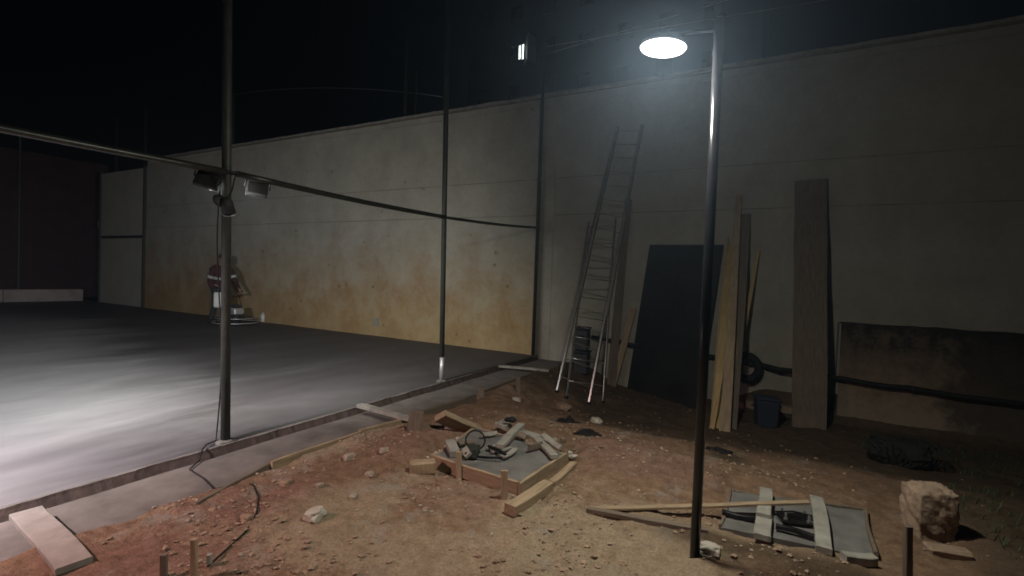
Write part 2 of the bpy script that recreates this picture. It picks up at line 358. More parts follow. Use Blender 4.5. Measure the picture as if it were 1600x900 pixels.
for (x, y, z) in verts: buf += [*patch(max(-5, min(5, x)), max(0, min(9, y))), 1.0]
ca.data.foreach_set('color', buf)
for p in me.polygons: p.use_smooth = True
go = bpy.data.objects.new('ground', me); C.objects.link(go); tag(go, 'reddish brown bare earth of the building site', kind='structure')

def sheet(name, x0, x1, y0, y1, z0, z1, st, amp, mat, label, edge=0.0):
    """a poured slab with thickness; its top is gently uneven and its right-hand edge wanders"""
    bm = bmesh.new(); nx = max(2, int((x1-x0)/st)); ny = max(2, int((y1-y0)/st)); g = []
    for j in range(ny+1):
        y = y0+(y1-y0)*j/ny; row = []
        for i in range(nx+1):
            x = x0+(x1-x0)*i/nx
            if i == nx: x += edge*fbm(3, y, 2.2)
            row.append(bm.verts.new((x, y, z1+amp*fbm(x, y, 1.1, 3, 5))))
        g.append(row)
    for j in range(ny):
        for i in range(nx): bm.faces.new((g[j][i], g[j][i+1], g[j+1][i+1], g[j+1][i]))
    ring = g[0] + [g[j][-1] for j in range(1, ny+1)] + g[ny][-2::-1] + [g[j][0] for j in range(ny-1, 0, -1)]
    low = [bm.verts.new((v.co.x, v.co.y, z0)) for v in ring]
    for i in range(len(ring)): bm.faces.new((ring[i], low[i], low[(i+1) % len(ring)], ring[(i+1) % len(ring)]))
    return tag(obj(name, bm, mat), label, kind='structure')
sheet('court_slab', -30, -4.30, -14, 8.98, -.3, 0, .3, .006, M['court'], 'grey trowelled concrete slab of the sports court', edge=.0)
sheet('concrete_strip', -4.17, -3.56, .95, 8.96, -.3, -.045, .09, .010, M['strip'], 'lower dark concrete strip along the court edge', edge=.03)
# rim of the slab: a rough lighter lip
bm = bmesh.new(); prev = None; y = -3.0
while y < 8.95:
    wv = .022*fbm(1, y, 2.4)+.014*fbm(1, y, 11); h = .004+.006*fbm(2, y, 3)
    r = [bm.verts.new(c) for c in ((-4.31, y, -.3), (-4.31, y, .004), (-4.29, y, .004+h), (-4.265+wv*.6, y, .003+h), (-4.255+wv*.6, y, -.012), (-4.20+wv, y, -.09), (-4.19+wv, y, -.3))]
    if prev:
        for k in range(6): bm.faces.new((prev[k], prev[k+1], r[k+1], r[k])).material_index = 1 if k > 2 else 0
    prev = r; y += .035
eo = obj('court_edge', bm, M['lip']); eo.data.materials.append(M['earthface'])
tag(eo, 'rough pale lip along the edge of the court slab', kind='structure')

# ------------------------------------------------------------------ long wall
wall = thing('boundary_wall', 'tall beige rendered boundary wall with earth stains along its foot', 'wall', (0, 9, 0))
def wall_course(name, x0, x1, z0, z1, y0, thick, label=None, wob=0.0, par=wall, mat=None):
    bm = bmesh.new(); n = max(1, int((x1-x0)/.25)); rows = []
    for i in range(n+1):
        x = x0+(x1-x0)*i/n; e = wob*fbm(x, 3, 1.7)
        rows.append([bm.verts.new(c) for c in ((x, y0, z0), (x, y0+e*.3, z1+e), (x, y0+thick, z1+e), (x, y0+thick, z0))])
    for A, B in zip(rows, rows[1:]):
        for k in range(4): bm.faces.new((A[k], A[(k+1) % 4], B[(k+1) % 4], B[k]))
    bm.faces.new(rows[0]); bm.faces.new(rows[-1][::-1])
    o = obj(name, bm, mat or M['wall'], par)
    if label: o['label'] = label
    return o
XL, XR = -19.98, 9
wall_course('concrete_course', XL, XR, -.6, 2.860, 0, .25, 'tall lowest band of the wall, orange brown with earth at its foot')
wall_course('concrete_course', XL, XR, 2.878, 3.598, .003, .247)
wall_course('concrete_course', XL, XR, 3.614, 5.10, .0, .25)
wall_course('concrete_course', XL, XR, 5.11, 5.235, .012, .238, 'narrow rough band under the coping', wob=.012)
wall_course('mortar_joint', XL, XR, 2.860, 2.878, .008, .2, mat=M['joint']); wall_course('mortar_joint', XL, XR, 3.598, 3.614, .008, .2, mat=M['joint'])
wall_course('coping', XL, XR, 5.262, 5.315, -.05, .35, 'thin pale uneven coping overhanging the wall', wob=.02, mat=M['rim'])
wall_course('shadow_gap', XL, XR, 5.235, 5.262, .03, .2, mat=M['old'])
bm = bmesh.new(); box(bm, (-8.75, -.012, .34), (.18, .03, .2), bev=.006); obj('socket_box', bm, M['rim'], wall)
wall_course('wall_pilaster', -4.33, -4.02, -.3, 5.10, -.012, .02, 'slightly proud vertical strip behind the last post')

end = thing('hoarding', 'pale grey two-panel sheet hoarding closing the far left end of the wall', 'hoarding', (-21.7, 8.98, 0))
for (z0, z1) in ((0, 2.50), (2.60, 5.02)):
    bm = bmesh.new(); box(bm, (0, .02, (z0+z1)/2), (3.28, .05, z1-z0), bev=.01)
    obj('panel', bm, M['sheet'], end)
bm = bmesh.new(); box(bm, (0, .03, 2.55), (3.3, .06, .098)); obj('rail', bm, M['housing'], end)
bm = bmesh.new(); box(bm, (1.68, .0, 2.5), (.07, .12, 5.1)); obj('post', bm, M['post'], end)
bm = bmesh.new(); box(bm, (-1.68, .0, 2.55), (.06, .12, 5.1)); box(bm, (-1.69, -.07, 3.05), (.1, .1, .22)); obj('post', bm, M['post'], end)

# far end of the court
endw = thing('end_wall', 'low pale kerb wall across the far end of the court', 'wall', (-24.6, 0, 0))
for k in range(9):
    bm = bmesh.new(); y0 = -12+k*2.32; hh = .48+.06*sin(k*2.3)
    box(bm, (0, y0+1.15, hh/2), (.3, 2.3, hh), bev=.02, jit=.008); obj('block', bm, M['kerb'], endw)
scr = thing('end_fence', 'tall dark reddish brown screen fence beyond the far end of the court', 'fence', (-25.4, 0, 0))
for k in range(8):
    bm = bmesh.new(); box(bm, (0, -11+k*2.8, 2.9), (.04, 2.74, 5.6)); obj('screen_panel', bm, M['hoard'], scr)
    bm = bmesh.new(); tube(bm, [(.07, -12.4+k*2.8, 0), (.07, -12.4+k*2.8, 6.2)], .04); obj('post', bm, M['post'], scr)

# ------------------------------------------------------------------ court fence: posts, rails, floodlights
POST = [(-4.36, -.6), (-4.36, 2.63), (-4.36, 5.87), (-4.31, 8.86)]
LBL = ['steel post of the court fence left of the view, carrying floodlights', 'thick dark steel fence post nearest the camera, floodlights at rail height',
       'dark steel fence post with pale unpainted foot, second from the camera', 'thin dark fence post standing against the beige wall']
for (x, y), lb, r in zip(POST, LBL, (.04, .04, .038, .034)):
    t = thing('fence_post', lb, 'fence post', (x, y, 0), group='tall steel posts along the court edge')
    tl_ = {2.63: .115, 5.87: .10}.get(y, 0)
    bm = bmesh.new(); z0_ = .36 if y == 5.87 else 0; tube(bm, [(-.877*tl_*z0_/6.3, -.48*tl_*z0_/6.3, z0_), (-.877*tl_, -.48*tl_, 6.3)], r, 14); obj('shaft', bm, M['post'], t, True)
    if y == 5.87:
        bm = bmesh.new(); tube(bm, [(0, 0, 0), (0, 0, .36)], r*.93, 14); obj('bare_foot', bm, M['galv'], t, True)['label'] = 'unpainted pale foot of the post'
    bm = bmesh.new(); box(bm, (0, 0, .006), (.15, .15, .012), bev=.003); obj('base_plate', bm, M['post'], t)
    bm = bmesh.new(); rock_bm((.085, .07, .03), 3, .5, y, bm, (.01, -.02, .0)); obj('mortar_dab', bm, M['lip'], t)
    bm = bmesh.new(); torus(bm, (0, 0, 2.44 if y < 8 else 2.56), r+.006, .012, 16, 6); obj('clamp', bm, M['housing'], t, True)
zs = [2.44, 2.44, 2.44, 2.60]
for k, lb in enumerate(('steel rail from the near post out of the left of the view, edge lit', 'dark steel rail between the two nearest fence posts', 'thin dark steel rail between the second post and the wall')):
    (x0, y0), (x1, y1) = POST[k], POST[k+1]
    bm = bmesh.new(); L = 8; tube(bm, [(x0+(x1-x0)*i/L, y0+.045+(y1-y0-.09)*i/L, zs[k]+(zs[k+1]-zs[k])*i/L - .02*sin(pi*i/L)) for i in range(L+1)], .029 if k < 2 else .024, 12)
    o = obj('fence_rail', bm, M['railpaint'], smooth=True); tag(o, lb, 'rail', 'horizontal rails of the court fence')

def floodlight(loc, rz, tilt, label, watts, cone=150, size=(.19, .17), on=True, col=(.93, .97, 1), roll=0):
    t = thing('floodlight', label, 'floodlight', loc, 0, 'floodlights under the fence rail')
    e = Euler((0, tilt, rz)); R = e.to_matrix()       # local -x is where it shines
    e = (e.to_matrix() @ Matrix.Rotation(roll, 3, 'X')).to_euler(); R = e.to_matrix(); bm = bmesh.new(); box(bm, (0, 0, 0), (.045, size[0], size[1]), e, bev=.008)
    for k in range(9): box(bm, R @ Vector((.025, -size[0]/2+.02+k*(size[0]-.04)/8, 0)), (.009, .005, size[1]*.8), e)
    obj('housing', bm, M['housing'], t)
    bm = bmesh.new(); box(bm, R @ Vector((-.024, 0, 0)), (.006, size[0]*.86, size[1]*.84), e); obj('lens', bm, M['lens_on'] if on else M['glassdark'], t)
    bm = bmesh.new(); a = R @ Vector((0, -size[0]/2-.012, 0)); b = R @ Vector((0, size[0]/2+.012, 0)); tz = 2.42-loc[2]
    tube(bm, [a, a+Vector((.02, 0, tz)), b+Vector((.02, 0, tz)), b], .008, 6); obj('bracket', bm, M['housing'], t)
    if on:
        l = bpy.data.lights.new('floodlight_beam', 'SPOT'); l.energy = watts; l.spot_size = radians(cone); l.spot_blend = .75; l.shadow_soft_size = .06; l.color = col
        o = bpy.data.objects.new('floodlight_beam', l); C.objects.link(o); d = R @ Vector((-1, 0, 0))
        o.parent = t; o.location = d*.06; o.rotation_euler = d.to_track_quat('-Z', 'Y').to_euler()
floodlight((-4.44, 2.47, 2.355), radians(-38), radians(-24), 'square floodlight under the rail, left of the near post', FLOOD_W, col=(1, .98, .90), roll=radians(-14))
floodlight((-4.44, 2.93, 2.36), radians(-30), radians(-22), 'square floodlight under the rail, right of the near post', FLOOD_W, col=(1, .98, .90), roll=radians(-6))
floodlight((-4.52, 2.60, 2.33), radians(20), radians(35), 'small unlit floodlight tipped up behind the near post', 0, on=False, size=(.13, .12))
floodlight((-4.46, -.45, 2.36), radians(-28), radians(-42), 'first floodlight on the post left of the view, aimed over the court', FLOOD_W*2.5, 140, col=(.97, .96, 1))
floodlight((-4.30, -.38, 2.30), radians(-112), radians(-62), 'second floodlight on the post left of the view, added for a pink tint on the near soil', FLOOD_W*1.0, 118, col=(1, .60, .57))  # unseen pink lamp, added to imitate the flare veil at lower left
t = thing('spotlight', 'small dark spotlight with a shiny rim hanging below the floodlights beside the near post', 'spotlight', (-4.29, 2.56, 2.12))
bm = bmesh.new(); lathe(bm, [(.02, .09), (.05, .05), (.055, -.06)], seg=16, rot=Euler((.5, .5, 0))); obj('can', bm, M['housing'], t, True)
bm = bmesh.new(); torus(bm, Euler((.5, .5, 0)).to_matrix() @ Vector((0, 0, -.06)), .055, .006, 18, 6, Euler((.5, .5, 0))); obj('rim', bm, M['alu'], t, True)
bm = bmesh.new(); tube(bm, [(0, 0, .08), (.06, .0, .15), (.08, .01, .26)], .006, 6); obj('cord', bm, M['rubber'], t)
t = thing('disc_reflector', 'round disc hanging among the floodlights left of the near post', 'reflector', (-4.31, 2.50, 2.17))
bm = bmesh.new(); lathe(bm, [(.02, .012), (.055, .004), (.058, -.004), (.05, -.01)], seg=20, rot=Euler((0, radians(75), 0))); obj('disc', bm, M['housing'], t, True)
bm = bmesh.new(); tube(bm, [(0, 0, .05), (.02, 0, .23)], .004, 5); obj('hanger', bm, M['rubber'], t)

# cable hanging down the near post
bm = bmesh.new(); pts = []
for i in range(26):
    t_ = i/25; pts.append((-4.41-.02*sin(t_*7), 2.575-.022*sin(t_*5+1), 2.3*(1-t_)+.012))
pts += [(-4.34, 2.45, .03), (-4.24, 2.36, .03), (-4.17, 2.30, -.025), (-4.05, 2.16, -.03)]
for (px, py) in ((318, 748), (335, 765), (365, 758)):
    p = at_z(px, py, -.033); pts.append((p.x, p.y, -.03))
for (px, py) in ((395, 757), (404, 775), (402, 800), (385, 830), (350, 862), (325, 885)):
    p = spot(px, py, .008); pts.append(tuple(p))
tag(obj('cable', tube(bm, pts, .006, 6), M['rubber'], smooth=True), 'thin black cable down the near post and looping over the soil', 'cable')

# ------------------------------------------------------------------ street lamp
LP = Vector((-.36, 2.99, 0)); LP.z = soil(LP.x, LP.y)-.02
t = thing('street_lamp', 'slim glossy black lamp post with a lit round lamp head', 'street lamp', LP)
bm = bmesh.new(); tube(bm, [(0, 0, 0), (0, 0, 1.5), (0, 0, 3.13)], .028, 24); obj('pole', bm, M['pole'], t, True)
bm = bmesh.new(); lathe(bm, [(.029, 3.13), (.029, 3.145), (.012, 3.155)], seg=20); obj('cap', bm, M['pole'], t, True)
bm = bmesh.new(); tube(bm, [(-.02, 0, 3.07), (-.16, 0, 3.085), (-.31, 0, 3.09)], .011, 12); obj('arm', bm, M['rubber'], t, True)
HX, HZ = -.305, 3.02; tilt = Euler((0, radians(6), 0))
bm = bmesh.new(); lathe(bm, [(.03, HZ+.09), (.05, HZ+.07), (.10, HZ+.045), (.135, HZ+.02), (.142, HZ-.002), (.136, HZ-.004), (.134, HZ+.006), (.02, HZ+.01)], (HX, -.01, 0), 36); obj('lamp_head', bm, M['pole'], t, True)
bm = bmesh.new(); lathe(bm, [(.133, HZ-.001), (.128, HZ-.008), (.08, HZ-.012), (.01, HZ-.013)], (HX, -.01, 0), 36); obj('diffuser', bm, M['diffuser'], t, True)
l = bpy.data.lights.new('lamp_light', 'POINT'); l.energy = LAMP_W; l.shadow_soft_size = .06; l.color = (1, .99, .89)
o = bpy.data.objects.new('lamp_light', l); C.objects.link(o); o.parent = t; o.location = (HX, -.01, HZ-.085)
l = bpy.data.lights.new('lamp_beam', 'AREA'); l.shape = 'DISK'; l.size = .22; l.energy = 60; l.color = (1, .95, .80)
o = bpy.data.objects.new('lamp_beam', l); C.objects.link(o); o.parent = t; o.location = (HX, -.01, HZ-.03)
for q in t.children:
    if q.name.startswith(('lamp_head', 'diffuser')):
        q.data.transform(Matrix.Translation((HX, 0, HZ)) @ Matrix.Rotation(radians(5), 4, 'Y') @ Matrix.Translation((-HX, 0, -HZ)))
bm = bmesh.new(); rock_bm((.07, .06, .03), 3, .4, 4, bm); tag(obj('concrete_lump', bm, M['rubble'], loc=(LP.x+.05, LP.y+.06, soil(LP.x, LP.y+.06)+.0)), 'crumbly pale concrete lump at the foot of the lamp post', 'concrete')

# ------------------------------------------------------------------ things leaning on the wall
def lean(name, foot, top_px, wid, thk, mat, label, group=None, ywall=8.94, **k):
    f = spot(*foot); f.y = min(f.y, 8.74); f.z = soil(f.x, f.y)-.03; tp = at_y(*top_px, ywall)
    return plank(name, f, tp, wid, thk, mat, label, 'board', group, wdir=(1, 0, 0), **k)
G = 'boards leaning against the wall'
# black panel
bl, br = spot(980, 606), spot(1087, 640); tl, tr = at_y(1015, 383, 8.93), at_y(1131, 383, 8.93)
bm = bmesh.new(); back = Vector((0, .022, .006)); N = 6; vs = []
for j in range(N+1):
    for i in range(N+1):
        p = bl.lerp(br, i/N).lerp(tl.lerp(tr, i/N), j/N) + Vector((0, -.012*sin(pi*i/N)*sin(pi*j/N), 0)); vs.append(p)
F = [bm.verts.new(p) for p in vs]; B = [bm.verts.new(p+back) for p in vs]
for j in range(N):
    for i in range(N):
        a = j*(N+1)+i; q = (a, a+1, a+N+2, a+N+1); bm.faces.new([F[x] for x in q]); bm.faces.new([B[x] for x in q[::-1]])
rim = [i for i in range(N+1)] + [(j+1)*(N+1)-1 for j in range(1, N+1)] + [N*(N+1)+i for i in range(N-1, -1, -1)] + [j*(N+1) for j in range(N-1, 0, -1)]
for a, b_ in zip(rim, rim[1:]+rim[:1]): bm.faces.new((F[a], B[a], B[b_], F[b_]))
tag(obj('black_panel', bm, M['black']), 'large flat black panel leaning against the wall behind the lamp post', 'panel')
lean('timber_board', (1118, 668), (1143, 383), .13, .03, M['yellow'], 'fresh yellow board leaning right beside the black panel', G)
lean('timber_board', (1132, 674), (1155, 306), .14, .03, M['wood'], 'tallest yellow board of the leaning bunch, its top worn and brown', G, taper=.7)
lean('timber_board', (1140, 668), (1164, 335), .19, .03, M['old'], 'broad brown board behind the tallest yellow one, with a chipped top', G, ywall=8.96)
lean('timber_batten', (1138, 650), (1185, 392), .055, .04, M['yellow'], 'rightmost thin yellow batten leaning on the wall, tilted to the right', G)
lean('timber_batten', (1112, 660), (1136, 372), .05, .04, M['wood'], 'thin batten between the black panel and the yellow boards', G)
p0 = spot(1113, 668); plank('timber_offcut', p0+Vector((0, -.06, 0)), at_y(1126, 585, p0.y+.12), .07, .02, M['yellow'], 'short pale offcut standing at the foot of the yellow boards', 'offcut', wdir=(1, 0, 0))
lean('timber_board', (1264, 668), (1267, 282), .43, .05, M['old'], 'very wide dusty brown scaffold board standing alone against the wall', G, ywall=8.93)
lean('timber_board', (966, 596), (982, 312), .17, .03, M['old'], 'weathered brown board leaning behind the right side of the ladder', G, taper=.7)
lean('timber_board', (962, 600), (990, 482), .12, .03, M['wood'], 'short slanting brown board left of the black panel', G, ywall=8.82)
# ladder
t = thing('ladder', 'aluminium extension ladder leaning on the wall, its brace section splayed at the foot', 'ladder', (0, 0, 0))
def rails(f0, f1, t0, t1, n, mat, w=.055, th=.024, k0=.08):
    for a, b_ in ((f0, t0), (f1, t1)): obj('rail', plank_bm(a, b_, w, th, (0, 1, .2), segs=4, warp=0), mat, t)
    for i in range(n):
        s = k0+(1-k0-.04)*i/(n-1); bm = bmesh.new(); tube(bm, [f0.lerp(t0, s), f1.lerp(t1, s)], .009, 8); obj('rung', bm, M['rung'] if s > .3 else mat, t, True)
a0, a1 = spot(870, 613), spot(920, 631); b0, b1 = spot(885, 622), spot(942, 629)
up0, up1 = at_y(965, 198, 8.93), at_y(1003, 196, 8.93)
M['rung'] = simple('wall_toned_rung', (.12, .11, .092), (.175, .16, .135), .8, 0, scale=8, bs=.05)  # rungs toned close to the wall so they stay faint
M['alud'] = simple('silhouette_aluminium', (.10, .092, .08), (.17, .158, .135), .6, .1, scale=8, bs=.05)  # upper rails coloured dark to stand in for their silhouette
s = .34
for f, u in ((a0, up0), (a1, up1)): obj('rail', plank_bm(f, f.lerp(u, s), .05, .032, (0, 1, .2), segs=3, warp=0), M['alu'], t)
off = Vector((0, .03, 0))
for f, u in ((a0, up0), (a1, up1)): obj('rail', plank_bm(f.lerp(u, s*.82)+off, u, .06, .056, (0, 1, .2), segs=4, warp=0), M['alud'], t)['label'] = 'upper rail coloured dark as a silhouette'
for i in range(17):
    q = .05+.93*i/16; bm = bmesh.new(); tube(bm, [a0.lerp(up0, q), a1.lerp(up1, q)], .007, 8); obj('rung', bm, M['rung'], t, True)
c0, c1 = at_y(921, 346, 8.80), at_y(962, 342, 8.80)
rails(b0, b1, c0, c1, 9, M['alu'], .045, .02)
for p in (a0, a1, b0, b1):
    bm = bmesh.new(); box(bm, p+Vector((0, 0, .01)), (.05, .06, .05), bev=.008); obj('rubber_foot', bm, M['rubber'], t)
# stacked black boxes behind the ladder
pb = at_y(908, 590, 8.45); pb.z = soil(pb.x, pb.y)
for (dz, w_, lb) in ((0, .27, 'lower black plastic case behind the ladder'), (.43, .24, 'upper black plastic case stacked behind the ladder')):
    q = thing('plastic_case', lb, 'case', (pb.x, pb.y, pb.z+dz), .1)
    bm = bmesh.new(); box(bm, (0, 0, .19), (w_, .24, .38), bev=.02); obj('shell', bm, M['plastic'], q)
    bm = bmesh.new(); box(bm, (0, 0, .40), (w_+.02, .26, .04), bev=.01); obj('lid', bm, M['blue'], q)
    bm = bmesh.new(); tube(bm, [(-.05, -.135, .25), (-.05, -.15, .27), (.05, -.15, .27), (.05, -.135, .25)], .008, 6); obj('handle', bm, M['rubber'], q)
# pipe along the wall with tyre
pts = [at_y(925, 526, 8.93), at_y(985, 538, 8.93), at_y(1165, 566, 8.93), at_y(1235, 579, 8.80), at_y(1292, 589, 8.65), at_y(1420, 607, 8.9-.27), at_y(1600, 632, 8.9-.27), at_y(1780, 655, 8.62)]
P = []
for a, b_ in zip(pts, pts[1:]):
    for i in range(4): P.append(a.lerp(b_, i/4)+Vector((0, -.02, .012*sin(i*1.6+a.x))))
P.append(pts[-1]); bm = bmesh.new(); tube(bm, P, .036, 12)
q = thing('wall_pipe', 'black pipe along the wall foot, continuing in front of the low mouldy wall', 'pipe'); obj('pipe', bm, M['pipe'], q, True)
for a in (pts[1], pts[3], pts[5], pts[6]):
    bm = bmesh.new(); torus(bm, a+Vector((.03, -.02, 0)), .04, .008, 14, 6, Euler((0, pi/2, 0))); obj('clip', bm, M['housing'], q)
q = thing('tyre', 'small black tyre hung on the wall pipe right of the yellow boards', 'tyre', at_y(1165, 574, 8.82))
bm = bmesh.new(); R_ = Euler((pi/2-.1, 0, .1)); torus(bm, (0, 0, 0), .19, .062, 40, 12, R_, 1.0); obj('carcass', bm, M['rubber'], q, True)
bm = bmesh.new()
for k in range(30):
    a = 2*pi*k/30; box(bm, R_.to_matrix() @ Vector((.25*cos(a), .25*sin(a), 0)), (.022, .012, .085), Euler((pi/2-.1, -a, .1)))
obj('tread', bm, M['rubber'], q)['kind'] = 'stuff'
# bucket-like blue drum
p = spot(1196, 668); q = thing('bin', 'dark blue rectangular plastic bin standing between the yellow boards and the wide board', 'bin', p+Vector((0, .1, -.01)))
bm = bmesh.new(); v = box(bm, (0, 0, .2), (.30, .26, .40), Euler((0, 0, .3)), bev=.025)
for x in v: k = .86+.14*x.co.z/.4; x.co.x *= k; x.co.y *= k
obj('body', bm, M['blue'], q)
bm = bmesh.new(); box(bm, (0, 0, .41), (.33, .29, .035), Euler((0, .03, .3)), bev=.01); obj('lid', bm, M['blue'], q)
for sx in (-1, 1):
    bm = bmesh.new(); tube(bm, [(sx*.15, sx*.05-.05, .30), (sx*.185, sx*.06-.05, .29), (sx*.185, sx*.06+.05, .29), (sx*.15, sx*.05+.05, .30)], .009, 6); obj('handle', bm, M['plastic'], q, True)
# low mouldy wall
x0 = at_y(1315, 503, 8.7).x
q = thing('low_wall', 'low brown rendered wall with black mould along its top, right of the wide board', 'wall', (x0, 8.72, 0))
bm = bmesh.new(); rows = []; n_ = 60
for i in range(n_+1):
    x = 7.5*i/n_; zt = 1.09+.02*fbm(x, 0, 3)+.01*fbm(x, 4, 11); rows.append([bm.verts.new(c) for c in ((x, 0, -.6), (x, .012*fbm(x, 0, 4), .2), (x, .01*fbm(x, 2, 4), .7), (x, 0, zt), (x, .26, zt), (x, .26, -.6))])
for A, B_ in zip(rows, rows[1:]):
    for k in range(6): bm.faces.new((A[k], A[(k+1) % 6], B_[(k+1) % 6], B_[k]))
bm.faces.new(rows[0]); bm.faces.new(rows[-1][::-1]); obj('render', bm, M['mould'], q)
bm = bmesh.new(); box(bm, (-.01, .1, .55), (.03, .2, 1.06), bev=.004, jit=.003); obj('end_board', bm, M['rim'], q)
# small ledge of earth-coloured blocks under tyre
for k in range(5):
    p = at_y(1150+k*28, 617+k*2, 8.62); bm = bmesh.new(); box(bm, (0, 0, 0), (.24, .14, .10), Euler((.05, .1*sin(k), .1*cos(k*3))), bev=.012, jit=.008)
    tag(obj('brick', bm, M['clod'], loc=(p.x, 8.68, soil(p.x, 8.68)+.03)), ('first brick at the wall foot, right below the tyre', 'second brick at the wall foot right of the tyre', 'middle brick of the row at the wall foot', 'brick at the wall foot just left of the wide board', 'last brick of the row, half behind the wide board')[k], 'brick', 'bricks along the foot of the wall')

# ------------------------------------------------------------------ strip boards, stakes
GF = 'formwork boards along the strip'
def fb(pa, pb, wid, thk, mat, label, dz=.02, wdir=(0, 0, 1), g=GF, cat='board', nm='formwork_board', **k):
    a = at_z(*pa, dz); b_ = at_z(*pb, dz); a.z -= wid/2 if wdir[2] else 0; b_.z -= wid/2 if wdir[2] else 0
    return plank(nm, a, b_, wid, thk, mat, label, cat, g, wdir=wdir, **k)
fb((305, 786), (421, 722), .12, .03, M['old'], 'earth stained edge board of the strip, nearest the camera', .015)
fb((424, 721), (560, 674), .12, .03, M['wood'], 'pale edge board of the strip, second from the camera', .03)
fb((562, 672), (640, 650), .12, .035, M['wood'], 'pale edge board of the strip ending at the cross batten', .04)
fb((655, 642), (742, 616), .14, .05, M['old'], 'thick weathered edge board behind the leaning plank', .06)
fb((750, 612), (842, 578), .10, .03, M['old'], 'farthest edge board of the strip, towards the wall', .02)
GC = 'battens laid across the strip'
fb((562, 634), (646, 655), .09, .04, M['cemwood'], 'pale batten across the strip by the middle of the court edge', .05, (0, 1, 0), GC, 'batten', 'cross_batten')
fb((780, 572), (858, 579), .07, .04, M['cemwood'], 'short pale batten across the far end of the strip', .02, (0, 1, 0), GC, 'batten', 'cross_batten')
fb((42, 800), (116, 884), .15, .035, M['rim'], 'wide dusty board across the strip at the lower left corner', .03, (1, -.3, 0), GC, 'batten', 'cross_batten')
# heavy tilted plank with bag
a = spot(688, 650, .17); b_ = spot(744, 673, .03)
plank('heavy_plank', a, b_, .15, .06, M['wood'], 'thick pale plank end propped up beside the strip', 'plank', wdir=(1, .9, 0))
p = spot(706, 668); bm = bmesh.new(); rock_bm((.13, .07, .06), 3, .5, 8, bm); tag(obj('paper_sack', bm, M['white'], smooth=True, loc=p+Vector((0, 0, .035))), 'crumpled white sack under the propped plank', 'sack')
p = spot(649, 672); bm = bmesh.new(); box(bm, (0, 0, .08), (.14, .03, .2), Euler((0, .1, .6)), bev=.004); tag(obj('formwork_offcut', bm, M['old'], loc=p), 'short dark board end sticking up left of the propped plank', 'offcut')
GS = 'wooden stakes driven into the soil'
def stake(px, py, ptop, wid, label, mat=M['wood'], tx=None, thk=.028):
    p = spot(px, py); d = ray(tx or px, ptop); q = EYE + d*((p.y-EYE.y)/d.y)
    bm = plank_bm((0, 0, -.06), q-p, wid, thk, (cos(YAW), sin(YAW), 0), segs=3, warp=0)
    tag(obj('stake', bm, mat, loc=p), label, 'stake', GS)
stake(717, 748, 706, .045, 'pale stake holding the left side of the near formwork frame')
stake(788, 780, 735, .050, 'pale stake near the front corner of the formwork frame')
stake(810, 615, 588, .06, 'stake standing alone in the soil towards the ladder', M['old'])
stake(752, 620, 605, .08, 'stubby round topped stake at the end of the edge board', M['old'])
stake(303, 905, 842, .028, 'thin pale stake at the bottom edge, left of the short one')
stake(327, 884, 866, .024, 'tiny white stub right of the thin stake at the bottom edge', M['cemwood'])
stake(256, 905, 866, .03, 'dull stake farthest left at the bottom edge', M['old'])
stake(1419, 905, 822, .04, 'dark post stub in front of the rough block at the right', M['old'])

# ------------------------------------------------------------------ pad 1
A_, B_, C_, D_ = at_z(675, 708, .10), at_z(813, 751, .10), at_z(886, 704, .10), at_z(742, 668, .06)
for v in (A_, B_, C_, D_): v.z = 0
f1 = thing('footing_formwork', 'square timber formwork frame holding a grey concrete footing left of the lamp post', 'formwork', (A_+C_)/2)
o0 = (A_+C_)/2
for a, b_ in ((A_, B_), (B_, C_), (C_, D_), (D_, A_)):
    d = (b_-a).normalized()*.014; c0 = (A_+B_+C_+D_)/4; hgt = .088 if a in (A_, B_) else .07
    plank('board', a-o0+Vector((0, 0, hgt/2-.01))-d, b_-o0+Vector((0, 0, hgt/2-.01))-d, hgt+.02, .026, M['wood'], parent=f1)
def pad(name, P, z0, z1, mat, label, st=14, amp=.006, par=None):
    bm = bmesh.new(); g = []
    for j in range(st+1):
        g.append([bm.verts.new((lambda p: (p.x, p.y, z1+amp*fbm(p.x, p.y, 6, 4, 2)))(P[0].lerp(P[1], i/st).lerp(P[3].lerp(P[2], i/st), j/st))) for i in range(st+1)])
    for j in range(st):
        for i in range(st): bm.faces.new((g[j][i], g[j][i+1], g[j+1][i+1], g[j+1][i]))
    ring = g[0]+[g[j][-1] for j in range(1, st+1)]+g[st][-2::-1]+[g[j][0] for j in range(st-1, 0, -1)]; low = [bm.verts.new((v.co.x, v.co.y, z0)) for v in ring]
    for i in range(len(ring)): bm.faces.new((ring[i], low[i], low[(i+1) % len(ring)], ring[(i+1) % len(ring)]))
    return obj(name, bm, mat, par)
c0 = (A_+B_+C_+D_)/4; ins = [v.lerp(c0, .03)-o0 for v in (A_, B_, C_, D_)]
o = pad('concrete_footing', [v+o0 for v in ins], -.05, .068, M['pad'], ''); tag(o, 'grey concrete footing surface inside the square formwork, littered with offcuts', 'footing')
def surf(px, py, z=.085): return at_z(px, py, z)
GO = 'offcuts and boards on the square footing'
def off(pa, pb, wid, thk, mat, label, za=.1, zb=.1, nm='offcut', g=GO, cat='offcut', wd=(cos(YAW), sin(YAW), 0), **k):
    return plank(nm, at_z(*pa, za), at_z(*pb, zb), wid, thk, mat, label, cat, g, wdir=wd, **k)
off((780, 697), (815, 664), .075, .04, M['cemwood'], 'long cement covered board lying across the middle of the square footing', .13, .13)
off((838, 684), (866, 714), .07, .03, M['cemwood'], 'cement covered board near the right side of the square footing', .105, .105)
off((814, 676), (868, 690), .10, .03, M['cemwood'], 'flat grey board along the back edge of the square footing', .10, .10, wd=(0, 1, 0))
